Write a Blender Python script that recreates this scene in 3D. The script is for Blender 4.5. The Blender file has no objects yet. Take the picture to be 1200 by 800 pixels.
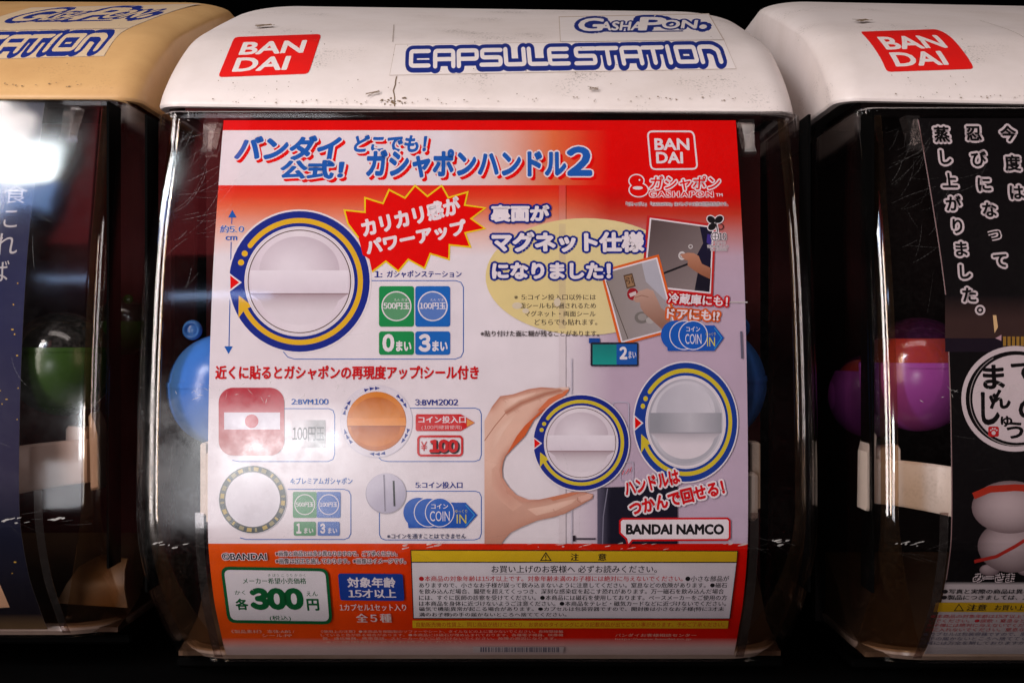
import bpy, math, random, bisect
from mathutils import Vector
from mathutils.geometry import tessellate_polygon, delaunay_2d_cdt

# ------------------------------------------------------------------ scale
# every length below is in "px": 1 px = 0.367 mm on the nearest plane of the machines
S = 0.55 / 1500.0
DIST = 1500.0            # camera to the nearest plane, px
BASE = 420.0             # machine base lies this far below the camera axis, px
Z0 = BASE * S            # camera height
SC = bpy.context.scene
COL = SC.collection
random.seed(7)

# ------------------------------------------------------------------ camera
cam = bpy.data.cameras.new('camera')
cam.sensor_width = 36.0
cam.lens = 36.0 * 1500 / 1200
cam.clip_start = 0.01
cam.clip_end = 50
co = bpy.data.objects.new('camera', cam)
COL.objects.link(co)
co.location = (0, -DIST * S, Z0)
co.rotation_euler = (math.pi / 2, 0, 0)
SC.camera = co

# ------------------------------------------------------------------ world, lamps, exposure
w = bpy.data.worlds.new('World')
SC.world = w
w.use_nodes = True
w.node_tree.nodes['Background'].inputs[0].default_value = (0.02, 0.015, 0.016, 1)
w.node_tree.nodes['Background'].inputs[1].default_value = 0.5
SC.view_settings.view_transform = 'Standard'
SC.view_settings.look = 'None'
SC.view_settings.exposure = 0
SC.view_settings.gamma = 1
SC.cycles.use_denoising = True
SC.cycles.max_bounces = 10
SC.cycles.transparent_max_bounces = 24


def area(name, loc, target, sx, sy, power, col):
    l = bpy.data.lights.new(name, 'AREA')
    l.shape = 'RECTANGLE'
    l.size, l.size_y = sx, sy
    l.energy = power
    l.color = col
    o = bpy.data.objects.new(name, l)
    COL.objects.link(o)
    o.location = loc
    o.rotation_euler = (Vector(target) - Vector(loc)).to_track_quat('-Z', 'Y').to_euler()
    return o


TGT = (-0.02, 0.0, Z0 + 0.02)
area('shop_lamp_key', (-0.80, -0.78, Z0 + 0.28), (-0.06, 0, Z0 + 0.0), 0.20, 1.35, 14.6, (1.0, 0.90, 0.86))
area('shop_lamp_fill', (0.98, -0.85, Z0 + 0.40), TGT, 0.14, 0.9, 3.4, (1.0, 0.86, 0.84))
area('ceiling_lamp', (-0.12, -0.42, Z0 + 1.15), (0, 0.05, Z0 + 0.15), 0.9, 0.25, 3.4, (1.0, 0.90, 0.85))


def panel(name, x0, x1, z0, z1, y, radiance, col):      # an upright area lamp facing the machines
    o = area(name, ((x0 + x1) / 2, y, Z0 + (z0 + z1) / 2), ((x0 + x1) / 2, 0, Z0 + (z0 + z1) / 2), x1 - x0, z1 - z0,
             radiance * math.pi * (x1 - x0) * (z1 - z0), col)
    return o


panel('street_daylight_window', -1.10, -0.552, 0.775, 0.925, -0.8, 30.0, (0.88, 0.96, 1.0))
panel('street_daylight_sky', -1.10, -0.535, 0.68, 0.768, -0.8, 6.0, (0.32, 0.52, 1.0))
panel('red_reflection_panel', -0.50, -0.37, 0.52, 1.05, -0.8, 0.85, (0.75, 0.07, 0.09))  # red panel added for the reddish reflection in the covers
panel('blue_streak_panel', -0.82, -0.46, 0.70, 0.745, -1.75, 5.0, (0.45, 0.62, 1.0))  # thin blue panel added for the bluish streak across the cover
panel('street_daylight_door', -0.60, -0.30, -0.13, 0.085, -1.75, 17.0, (0.95, 0.97, 1.0))
panel('street_daylight_ground', -0.76, -0.33, -0.56, -0.14, -1.75, 3.8, (0.95, 0.95, 1.0))


# ------------------------------------------------------------------ colours and materials
def lin(c):
    def f(v):
        v /= 255.0
        return v / 12.92 if v <= 0.04045 else ((v + 0.055) / 1.055) ** 2.4
    return tuple(f(v) for v in c)


def mix(a, b, t):
    t = max(0, min(1, t))
    return tuple(p + (q - p) * t for p, q in zip(a, b))


def new_mat(name):
    m = bpy.data.materials.new(name)
    m.use_nodes = True
    nt = m.node_tree
    return m, nt, nt.nodes, nt.links, nt.nodes['Principled BSDF']


def plastic(name, col, rough=0.35, dirt=None, dirt_amt=0.3, scale=40, bump=0.0, specks=0.0, metallic=0.0, spec=0.5):
    m, nt, N, L, b = new_mat(name)
    b.inputs['Roughness'].default_value = rough
    b.inputs['Metallic'].default_value = metallic
    tc = N.new('ShaderNodeTexCoord')
    no = N.new('ShaderNodeTexNoise')
    no.inputs['Scale'].default_value = scale
    no.inputs['Detail'].default_value = 8
    no.inputs['Roughness'].default_value = 0.65
    L.new(tc.outputs['Object'], no.inputs['Vector'])
    r = N.new('ShaderNodeValToRGB')
    r.color_ramp.elements[0].position = 0.42
    r.color_ramp.elements[1].position = 0.78
    r.color_ramp.elements[0].color = (*col, 1)
    d = dirt or tuple(c * 0.7 for c in col)
    r.color_ramp.elements[1].color = (*mix(col, d, dirt_amt), 1)
    L.new(no.outputs['Fac'], r.inputs['Fac'])
    out = r.outputs['Color']
    if specks:
        n2 = N.new('ShaderNodeTexNoise')
        n2.inputs['Scale'].default_value = 900
        n2.inputs['Detail'].default_value = 3
        L.new(tc.outputs['Object'], n2.inputs['Vector'])
        n3 = N.new('ShaderNodeTexNoise')
        n3.inputs['Scale'].default_value = 30
        L.new(tc.outputs['Object'], n3.inputs['Vector'])
        mm = N.new('ShaderNodeMath'); mm.operation = 'MULTIPLY'
        L.new(n2.outputs['Fac'], mm.inputs[0]); L.new(n3.outputs['Fac'], mm.inputs[1])
        mr = N.new('ShaderNodeMapRange')
        mr.inputs['From Min'].default_value = 0.36
        mr.inputs['From Max'].default_value = 0.44
        mr.inputs['To Max'].default_value = specks
        L.new(mm.outputs[0], mr.inputs['Value'])
        mx = N.new('ShaderNodeMix'); mx.data_type = 'RGBA'
        L.new(mr.outputs[0], mx.inputs['Factor'])
        L.new(out, mx.inputs['A'])
        mx.inputs['B'].default_value = (*tuple(c * 0.3 for c in d), 1)
        out = mx.outputs['Result']
    L.new(out, b.inputs['Base Color'])
    b.inputs['Specular IOR Level'].default_value = spec
    n4 = N.new('ShaderNodeMapRange')
    n4.inputs['To Min'].default_value = max(0.05, rough - 0.08)
    n4.inputs['To Max'].default_value = rough + 0.12
    L.new(no.outputs['Fac'], n4.inputs['Value'])
    L.new(n4.outputs[0], b.inputs['Roughness'])
    if bump:
        bp = N.new('ShaderNodeBump')
        bp.inputs['Strength'].default_value = bump
        bp.inputs['Distance'].default_value = 0.0005
        n5 = N.new('ShaderNodeTexNoise')
        n5.inputs['Scale'].default_value = 60
        n5.inputs['Detail'].default_value = 6
        L.new(tc.outputs['Object'], n5.inputs['Vector'])
        L.new(n5.outputs['Fac'], bp.inputs['Height'])
        L.new(bp.outputs[0], b.inputs['Normal'])
    return m


def print_mat(name, rough=0.5, spec=0.06):
    """printed paper: the ink colour is the mesh's own colour attribute, plus paper grain"""
    m, nt, N, L, b = new_mat(name)
    a = N.new('ShaderNodeAttribute'); a.attribute_name = 'ink'
    tc = N.new('ShaderNodeTexCoord')
    no = N.new('ShaderNodeTexNoise')
    no.inputs['Scale'].default_value = 55
    no.inputs['Detail'].default_value = 9
    no.inputs['Roughness'].default_value = 0.7
    L.new(tc.outputs['Object'], no.inputs['Vector'])
    mr = N.new('ShaderNodeMapRange')
    mr.inputs['From Min'].default_value = 0.3
    mr.inputs['From Max'].default_value = 0.7
    mr.inputs['To Min'].default_value = 0.90
    mr.inputs['To Max'].default_value = 1.0
    L.new(no.outputs['Fac'], mr.inputs['Value'])
    mx = N.new('ShaderNodeMix'); mx.data_type = 'RGBA'; mx.blend_type = 'MULTIPLY'
    mx.inputs['Factor'].default_value = 1
    L.new(a.outputs['Color'], mx.inputs['A'])
    L.new(mr.outputs[0], mx.inputs['B'])
    L.new(mx.outputs['Result'], b.inputs['Base Color'])
    b.inputs['Roughness'].default_value = rough
    b.inputs['Specular IOR Level'].default_value = spec
    return m


def clear_mat(name, tint=(1, 1, 1), rough=0.05, dust=0.0, f0=0.05, haze=0.0, worn=0.0, bumpy=0.12, dust_col=(0.62, 0.58, 0.55)):
    """clear plastic: see-through with a mirror share that grows at grazing angles, and dust"""
    m, nt, N, L, b = new_mat(name)
    N.remove(b)
    out = N['Material Output']
    lw = N.new('ShaderNodeLayerWeight'); lw.inputs['Blend'].default_value = 0.5
    pw = N.new('ShaderNodeMath'); pw.operation = 'POWER'; pw.inputs[1].default_value = 4.0
    L.new(lw.outputs['Facing'], pw.inputs[0])
    mr = N.new('ShaderNodeMapRange')
    mr.inputs['To Min'].default_value = f0
    mr.inputs['To Max'].default_value = 0.85
    L.new(pw.outputs[0], mr.inputs['Value'])
    tr = N.new('ShaderNodeBsdfTransparent'); tr.inputs['Color'].default_value = (*tint, 1)
    gl = N.new('ShaderNodeBsdfGlossy'); gl.inputs['Roughness'].default_value = rough
    tc = N.new('ShaderNodeTexCoord')
    no = N.new('ShaderNodeTexNoise')
    no.inputs['Scale'].default_value = 22
    no.inputs['Detail'].default_value = 9
    no.inputs['Roughness'].default_value = 0.7
    L.new(tc.outputs['Object'], no.inputs['Vector'])
    rr = N.new('ShaderNodeMapRange')
    rr.inputs['From Min'].default_value = 0.35
    rr.inputs['From Max'].default_value = 0.7
    rr.inputs['To Min'].default_value = rough
    rr.inputs['To Max'].default_value = rough + 0.09
    L.new(no.outputs['Fac'], rr.inputs['Value'])
    rough_out = rr.outputs[0]
    mask = None
    if worn:                                  # a scratched, dusty band across the lower half
        sp = N.new('ShaderNodeSeparateXYZ'); L.new(tc.outputs['Object'], sp.inputs[0])
        up = N.new('ShaderNodeMapRange')
        up.interpolation_type = 'SMOOTHSTEP'
        up.inputs['From Min'].default_value = (BASE + 20) * S; up.inputs['From Max'].default_value = (BASE - 110) * S
        L.new(sp.outputs['Z'], up.inputs['Value'])
        dn = N.new('ShaderNodeMapRange')
        dn.interpolation_type = 'SMOOTHSTEP'
        dn.inputs['From Min'].default_value = (BASE - 290) * S; dn.inputs['From Max'].default_value = (BASE - 225) * S
        L.new(sp.outputs['Z'], dn.inputs['Value'])
        mk = N.new('ShaderNodeMath'); mk.operation = 'MULTIPLY'
        L.new(up.outputs[0], mk.inputs[0]); L.new(dn.outputs[0], mk.inputs[1])
        lf = N.new('ShaderNodeMapRange')
        lf.interpolation_type = 'SMOOTHSTEP'
        lf.inputs['From Min'].default_value = 180 * S; lf.inputs['From Max'].default_value = -120 * S
        L.new(sp.outputs['X'], lf.inputs['Value'])
        mk2 = N.new('ShaderNodeMath'); mk2.operation = 'MULTIPLY'
        L.new(mk.outputs[0], mk2.inputs[0]); L.new(lf.outputs[0], mk2.inputs[1])
        mask = mk2.outputs[0]
        nz = N.new('ShaderNodeTexNoise'); nz.inputs['Scale'].default_value = 38; nz.inputs['Detail'].default_value = 7; nz.inputs['Roughness'].default_value = .75
        L.new(tc.outputs['Object'], nz.inputs['Vector'])
        nm = N.new('ShaderNodeMapRange')
        nm.inputs['From Min'].default_value = .35; nm.inputs['From Max'].default_value = .65
        nm.inputs['To Min'].default_value = .05; nm.inputs['To Max'].default_value = worn
        L.new(nz.outputs['Fac'], nm.inputs['Value'])
        ad = N.new('ShaderNodeMath'); ad.operation = 'MULTIPLY_ADD'
        L.new(nm.outputs[0], ad.inputs[0]); L.new(mask, ad.inputs[1]); L.new(rr.outputs[0], ad.inputs[2])
        rough_out = ad.outputs[0]
    L.new(rough_out, gl.inputs['Roughness'])
    bp = N.new('ShaderNodeBump')
    bp.inputs['Strength'].default_value = bumpy
    bp.inputs['Distance'].default_value = 0.002
    n5 = N.new('ShaderNodeTexNoise'); n5.inputs['Scale'].default_value = 14; n5.inputs['Detail'].default_value = 2
    L.new(tc.outputs['Object'], n5.inputs['Vector'])
    L.new(n5.outputs['Fac'], bp.inputs['Height'])
    L.new(bp.outputs[0], gl.inputs['Normal'])
    m1 = N.new('ShaderNodeMixShader')
    L.new(mr.outputs[0], m1.inputs[0]); L.new(tr.outputs[0], m1.inputs[1]); L.new(gl.outputs[0], m1.inputs[2])
    last = m1.outputs[0]
    if dust:
        df = N.new('ShaderNodeBsdfDiffuse'); df.inputs['Color'].default_value = (*dust_col, 1)
        n2 = N.new('ShaderNodeTexNoise')
        n2.inputs['Scale'].default_value = 520; n2.inputs['Detail'].default_value = 4
        L.new(tc.outputs['Object'], n2.inputs['Vector'])
        mu = N.new('ShaderNodeMath'); mu.operation = 'MULTIPLY'
        L.new(n2.outputs['Fac'], mu.inputs[0]); L.new(no.outputs['Fac'], mu.inputs[1])
        d2 = N.new('ShaderNodeMapRange')
        d2.inputs['From Min'].default_value = 0.22
        d2.inputs['From Max'].default_value = 0.42
        d2.inputs['To Min'].default_value = haze
        d2.inputs['To Max'].default_value = dust
        L.new(mu.outputs[0], d2.inputs['Value'])
        dfac = d2.outputs[0]
        if mask:
            am = N.new('ShaderNodeMath'); am.operation = 'MULTIPLY_ADD'; am.inputs[1].default_value = 5.0; am.inputs[2].default_value = 1.0
            L.new(mask, am.inputs[0])
            pm_ = N.new('ShaderNodeMath'); pm_.operation = 'MULTIPLY'
            L.new(am.outputs[0], pm_.inputs[0]); L.new(d2.outputs[0], pm_.inputs[1])
            dfac = pm_.outputs[0]
        m2 = N.new('ShaderNodeMixShader')
        L.new(dfac, m2.inputs[0]); L.new(last, m2.inputs[1]); L.new(df.outputs[0], m2.inputs[2])
        last = m2.outputs[0]
    L.new(last, out.inputs['Surface'])
    return m


M = {}
M['lid'] = plastic('white_lid_plastic', (0.75, 0.66, 0.63), 0.38, (0.45, 0.36, 0.30), 0.42, 16, 0.10, 0.5)
M['lid_old'] = plastic('yellowed_lid_plastic', (0.62, 0.37, 0.155), 0.40, (0.36, 0.16, 0.05), 0.7, 9, 0.10, 0.2)
M['decal'] = plastic('decal_white', (0.76, 0.675, 0.65), 0.33, (0.5, 0.42, 0.36), 0.25, 40)
M['decal_old'] = plastic('decal_yellowed', (0.64, 0.47, 0.30), 0.35, (0.45, 0.3, 0.17), 0.3, 40)
M['decal_edge'] = plastic('decal_grimy_edge', (0.46, 0.36, 0.30), 0.6)
M['decal_red'] = plastic('decal_red', (0.74, 0.012, 0.010), 0.33, (0.5, 0.01, 0.01), 0.4, 60)
M['decal_blue'] = plastic('decal_blue', (0.012, 0.025, 0.19), 0.35, (0.02, 0.03, 0.13), 0.5, 60)
M['grime'] = plastic('grime', (0.13, 0.08, 0.045), 0.8, (0.3, 0.2, 0.1), 0.7, 300)
M['ink'] = print_mat('printed_paper')
M['ink_side'] = plastic('paper_back', (0.6, 0.57, 0.58), 0.6)
M['cover'] = clear_mat('clear_cover_plastic', (0.97, 0.96, 0.96), 0.02, 0.0022, 0.045, 0.0, worn=0.26, bumpy=0.10)
M['cover_clean'] = clear_mat('cleaner_cover_plastic', (0.97, 0.96, 0.96), 0.02, 0.002, 0.045, 0.0, bumpy=0.10)
M['cover_wavy'] = clear_mat('wavy_cover_plastic', (0.97, 0.96, 0.96), 0.05, 0.002, 0.045, 0.0, bumpy=0.35)
M['amber'] = clear_mat('amber_glint_plastic', (0.95, 0.84, 0.70), 0.03, 0.02, 0.09, 0.006, bumpy=0.15, dust_col=(0.5, 0.3, 0.15))
M['thick'] = clear_mat('thick_clear_plastic', (0.80, 0.72, 0.70), 0.08, 0.03, 0.16, 0.012)
M['scratch'] = clear_mat('scratched_plastic', (0.97, 0.96, 0.96), 0.3, 0.10, 0.07, 0.03)
M['scuff'] = clear_mat('scuffed_plastic', (0.8, 0.8, 0.8), 0.4, 0.9, 0.12, 0.35)
M['case'] = plastic('maroon_reflection_case', (0.11, 0.016, 0.016), 0.5, (0.02, 0.005, 0.005), 1.0, 9, spec=0.1)  # maroon stands in for a red reflection in the cover
M['case_dark'] = plastic('near_black_case', (0.006, 0.003, 0.003), 0.5, (0.012, 0.005, 0.004), 1.0, 9, spec=0.1)
M['cream'] = plastic('cream_flap', (0.40, 0.36, 0.30), 0.4, (0.2, 0.15, 0.1), 0.7, 20)
M['tan'] = plastic('tan_flap', (0.17, 0.08, 0.028), 0.5, (0.05, 0.02, 0.01), 0.8, 20)
M['case_low'] = plastic('brown_tray', (0.060, 0.028, 0.015), 0.5, (0.11, 0.062, 0.035), 1.0, 7, spec=0.15)
M['black'] = plastic('shade_black', (0.0015, 0.0014, 0.0014), 0.7, spec=0.02)  # near-black paints in shadow and the dark of refracting corners
M['wall'] = plastic('black_wall', (0.0004, 0.0004, 0.0004), 0.9, spec=0.0)
M['bracket'] = plastic('cream_bracket', (0.62, 0.50, 0.42), 0.4, (0.40, 0.30, 0.23), 0.8, 20, 0.05, 0.12)
M['bracket_dim'] = plastic('pinkish_bracket', (0.36, 0.25, 0.21), 0.4, (0.25, 0.16, 0.12), 0.8, 30)
M['rim'] = plastic('rim_reflection_plastic', (0.46, 0.33, 0.27), 0.16, (0.25, 0.15, 0.09), 1.0, 9)
M['blue_cap'] = plastic('blue_capsule_plastic', (0.055, 0.20, 0.62), 0.22, (0.03, 0.11, 0.42), 0.8, 14)
M['purple_cap'] = plastic('purple_capsule_plastic', (0.30, 0.05, 0.26), 0.22, (0.22, 0.05, 0.22), 0.6, 14)
M['green_cap'] = plastic('green_capsule_plastic', (0.03, 0.075, 0.008), 0.25, (0.015, 0.04, 0.004), 0.8, 14)
M['orange_paper'] = plastic('orange_leaflet', (0.62, 0.14, 0.006), 0.5, (0.62, 0.28, 0.02), 1.0, 45)
M['purple_dome'] = clear_mat('purple_clear_dome', (0.72, 0.45, 0.66), 0.06, 0.13, 0.06, 0.055, dust_col=(0.30, 0.06, 0.26))
M['green_dome'] = clear_mat('green_clear_dome', (0.50, 0.70, 0.30), 0.06, 0.05, 0.06, 0.01)


# ------------------------------------------------------------------ object helpers
def setobj(o, label=None, cat=None, group=None, kind=None):
    if label: o['label'] = label
    if cat: o['category'] = cat
    if group: o['group'] = group
    if kind: o['kind'] = kind
    return o


def empty(name, loc):
    o = bpy.data.objects.new(name, None)
    o.empty_display_size = 0.02
    COL.objects.link(o)
    o.location = loc
    return o


def link_mesh(name, verts, faces, mats, parent=None, fmat=None, smooth=None, loc=None):
    me = bpy.data.meshes.new(name)
    me.from_pydata([tuple(c * S for c in v) for v in verts], [], faces)
    for m in (mats if isinstance(mats, (list, tuple)) else [mats]):
        me.materials.append(m)
    if fmat:
        for p, k in zip(me.polygons, fmat):
            p.material_index = k
    if smooth is not None:
        me.polygons.foreach_set('use_smooth', [True] * len(me.polygons))
        me.set_sharp_from_angle(angle=math.radians(smooth))
    me.update()
    o = bpy.data.objects.new(name, me)
    COL.objects.link(o)
    if parent:
        o.parent = parent
    if loc:
        o.location = loc
    return o


# ------------------------------------------------------------------ profiles (d = depth behind nearest plane, z = height over camera axis)
def catmull(pts, n=8):
    out = []
    e = lambda a, b: tuple(2 * p - q for p, q in zip(a, b))
    P = [e(pts[0], pts[1])] + list(pts) + [e(pts[-1], pts[-2])]
    for i in range(1, len(P) - 2):
        p0, p1, p2, p3 = P[i - 1], P[i], P[i + 1], P[i + 2]
        for j in range(n):
            t = j / n
            out.append(tuple(0.5 * ((2 * b) + (c - a) * t + (2 * a - 5 * b + 4 * c - d) * t * t + (3 * b - a - 3 * c + d) * t ** 3)
                             for a, b, c, d in zip(p0, p1, p2, p3)))
    out.append(pts[-1])
    return out


def from_image(rows):                  # (picture row, size relative to nearest plane) -> (d, z)
    return [(DIST * (1 / k - 1), (400 - y) / k) for y, k in rows]


FRONT = catmull(from_image([(135.5, .9464), (189, .9585), (249.5, .9709), (330, .9842), (450, .9954), (560, .9996), (630, .9985),
                            (662, .9925), (690, .984), (712, .975), (740, .958), (756, .948), (770, .936)]), 10)
LIDP = catmull([(130, 298), (150, 322), (195, 361), (260, 405), (310, 430), (375, 456), (460, 489), (583, 534), (700, 571), (770, 583), (820, 585)], 6)


class Surf:
    """a sheet curved in one direction (along its profile); turns positions read off the photograph into points on the sheet"""

    def __init__(self, prof, x0=0.0, doff=0.0, zoff=0.0, lift=0.0):
        self.prof = prof
        self.x0, self.doff, self.zoff, self.lift = x0, doff, zoff, lift
        self.nrm = []
        for i in range(len(prof)):
            a, b = prof[max(0, i - 1)], prof[min(len(prof) - 1, i + 1)]
            td, tz = b[0] - a[0], b[1] - a[1]
            l = math.hypot(td, tz)
            n = (tz / l, -td / l)
            if n[0] > 0: n = (-n[0], -n[1])
            self.nrm.append(n)
        self.k = [DIST / (DIST + p[0] + doff) for p in prof]
        self.y = [400 - (p[1] + zoff) * k for p, k in zip(prof, self.k)]
        if self.y[0] > self.y[-1]:
            for a in ('prof', 'nrm', 'k', 'y'):
                setattr(self, a, list(reversed(getattr(self, a))))

    def crease(self, cuts):
        """fold the sheet exactly along the given picture rows, flat in between"""
        self.cuts = sorted(set(cuts))
        rows = [self.y[0]] + [c for c in self.cuts if self.y[0] + .01 < c < self.y[-1] - .01] + [self.y[-1]]
        pts = [self.at(y) for y in rows]
        self.prof = [(p[0], p[1]) for p in pts]
        self.nrm = [(p[2], p[3]) for p in pts]
        self.y = rows
        return self

    def at(self, y):
        Y = self.y
        lo = max(0, min(len(Y) - 2, bisect.bisect_right(Y, y) - 1))
        hi = lo + 1
        d0, z0 = self.prof[lo]; d1, z1 = self.prof[hi]
        den = (400 - y) * (d1 - d0) - DIST * (z1 - z0)
        t = (DIST * (z0 + self.zoff) - (400 - y) * (DIST + self.doff + d0)) / den if abs(den) > 1e-9 else 0
        t = max(-3, min(4, t))
        f = lambda a, b: a + (b - a) * t
        return (f(d0, d1), f(z0, z1), f(self.nrm[lo][0], self.nrm[hi][0]), f(self.nrm[lo][1], self.nrm[hi][1]))

    def point(self, x, y, h=0.0):
        d, z, nd, nz = self.at(y)
        k = DIST / (DIST + d + self.doff)
        X = (x - 600) / k - self.x0
        h += self.lift
        return (X, d + nd * h, z + nz * h + BASE)

    def kk(self, y):
        return DIST / (DIST + self.at(y)[0] + self.doff)


# ------------------------------------------------------------------ 2-D shapes (in picture rows and columns)
def poly(pts):
    tri = tessellate_polygon([[Vector((p[0], p[1], 0)) for p in pts]])
    return [(pts[a], pts[b], pts[c]) for a, b, c in tri]


def rect(x0, y0, x1, y1):
    return [((x0, y0), (x1, y0), (x1, y1)), ((x0, y0), (x1, y1), (x0, y1))]


def rrect_pts(x0, y0, x1, y1, r, n=5):
    out = []
    for cx, cy, a0 in ((x1 - r, y0 + r, -90), (x1 - r, y1 - r, 0), (x0 + r, y1 - r, 90), (x0 + r, y0 + r, 180)):
        for i in range(n + 1):
            a = math.radians(a0 + 90 * i / n)
            out.append((cx + r * math.cos(a), cy + r * math.sin(a)))
    return out


def quad_rr(c, r, n=4):                # rounded corners on any convex polygon
    out = []
    m = len(c)
    for i in range(m):
        p, a, b = Vector(c[i]), Vector(c[i - 1]), Vector(c[(i + 1) % m])
        u, v = (a - p).normalized() * r, (b - p).normalized() * r
        for j in range(n + 1):
            t = j / n
            q = (p + u) * (1 - t) ** 2 + p * 2 * t * (1 - t) + (p + v) * t * t
            out.append((q.x, q.y))
    return out


def ell_pts(cx, cy, rx, ry=None, n=40, a0=0, a1=360):
    ry = ry or rx
    return [(cx + rx * math.cos(math.radians(a0 + (a1 - a0) * i / n)), cy - ry * math.sin(math.radians(a0 + (a1 - a0) * i / n))) for i in range(n + (0 if a1 - a0 == 360 else 1))]


def disc(cx, cy, rx, ry=None, n=40):
    return poly(ell_pts(cx, cy, rx, ry, n))


def arc(cx, cy, r0, r1, a0=0, a1=360, n=48, asp=1.0):
    out = []
    for i in range(n):
        a, b = math.radians(a0 + (a1 - a0) * i / n), math.radians(a0 + (a1 - a0) * (i + 1) / n)
        P = lambda r, t: (cx + r * math.cos(t), cy - r * asp * math.sin(t))
        out += [(P(r0, a), P(r1, a), P(r1, b)), (P(r0, a), P(r1, b), P(r0, b))]
    return out


def stroke(pts, wd, closed=False, cap=0):
    P = [Vector(p) for p in pts]
    n = len(P)
    if cap and not closed:
        P[0] = P[0] + (P[0] - P[1]).normalized() * cap
        P[-1] = P[-1] + (P[-1] - P[-2]).normalized() * cap
    L, R = [], []
    for i in range(n):
        a = P[i - 1] if (i or closed) else None
        b = P[(i + 1) % n] if (i < n - 1 or closed) else None
        d1 = (P[i] - a).normalized() if a is not None else (b - P[i]).normalized()
        d2 = (b - P[i]).normalized() if b is not None else d1
        n1, n2 = Vector((-d1.y, d1.x)), Vector((-d2.y, d2.x))
        m = (n1 + n2)
        m = m.normalized() if m.length > 1e-6 else n1
        m = m * (wd / 2 / max(0.5, m.dot(n1)))
        L.append(P[i] + m); R.append(P[i] - m)
    out = []
    for i in range(n if closed else n - 1):
        j = (i + 1) % n
        out += [(tuple(L[i]), tuple(L[j]), tuple(R[j])), (tuple(L[i]), tuple(R[j]), tuple(R[i]))]
    return out


def clip(tris, cuts, ax):
    """split triangles at the given lines so that every layer bends along the same creases"""
    out = []
    for t in tris:
        lo = min(p[ax] for p in t); hi = max(p[ax] for p in t)
        cs = [c for c in cuts if lo + 1e-4 < c < hi - 1e-4]
        if not cs:
            out.append(t); continue
        part = list(t)
        for c in cs:
            a, b = [], []
            n = len(part)
            for i in range(n):
                p, q = part[i], part[(i + 1) % n]
                if p[ax] <= c: a.append(p)
                if p[ax] >= c: b.append(p)
                if (p[ax] - c) * (q[ax] - c) < 0:
                    s = (c - p[ax]) / (q[ax] - p[ax])
                    r = (p[0] + (q[0] - p[0]) * s, p[1] + (q[1] - p[1]) * s)
                    a.append(r); b.append(r)
            for i in range(1, len(a) - 1):
                out.append((a[0], a[i], a[i + 1]))
            part = b
            if len(part) < 3: break
        for i in range(1, len(part) - 1):
            out.append((part[0], part[i], part[i + 1]))
    return out


# ------------------------------------------------------------------ lettering
_tc, _ic = {}, {}
_tcurve = bpy.data.curves.new('lettering', 'FONT')
_tobj = bpy.data.objects.new('lettering', _tcurve)
COL.objects.link(_tobj)


def union(shapes, eps=1e-6):
    """one flat outline out of many overlapping polygons, as triangles"""
    V, F = [], []
    for p in shapes:
        n = len(p)
        a = sum(p[i - 1][0] * p[i][1] - p[i][0] * p[i - 1][1] for i in range(n))
        per = max(math.hypot(p[i][0] - p[i - 1][0], p[i][1] - p[i - 1][1]) for i in range(n))
        if abs(a) < 1e-12 or abs(a) / per < 200 * eps: continue      # slivers
        b = len(V)
        V += [Vector((q[0], q[1])) for q in (p if a > 0 else reversed(p))]
        F.append(list(range(b, b + n)))
    W = [[(V[i].x, V[i].y) for i in f] for f in F]

    def inside(p, x, y):
        for i in range(len(p)):
            a, b = p[i - 1], p[i]
            if (b[0] - a[0]) * (y - a[1]) - (b[1] - a[1]) * (x - a[0]) < -1e-9: return False
        return True
    v, e, f, _, _, src = delaunay_2d_cdt(V, [], F, 0, eps)
    out = []
    for t, o in zip(f, src):
        if not o: continue
        x = sum(v[k].x for k in t) / len(t); y = sum(v[k].y for k in t) / len(t)
        if any(inside(W[k], x, y) for k in o):
            out.append(tuple((v[k].x, v[k].y) for k in t))
    return out


def thick_lines(lines, wd, round_ends=True, n=10):
    """the polygons that make up a set of strokes with round joints"""
    out = []
    h = wd / 2
    for pts in lines:
        for i in range(len(pts) - 1):
            a, b = Vector(pts[i]), Vector(pts[i + 1])
            d = b - a
            if d.length < 0.02: continue
            m = Vector((-d.y, d.x)).normalized() * h
            out.append([tuple(a + m), tuple(b + m), tuple(b - m), tuple(a - m)])
        for i, p in enumerate(pts):
            if round_ends or 0 < i < len(pts) - 1:
                out.append([(p[0] + h * math.cos(2 * math.pi * (k + .5) / n), p[1] + h * math.sin(2 * math.pi * (k + .5) / n)) for k in range(n)])
    return out


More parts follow.
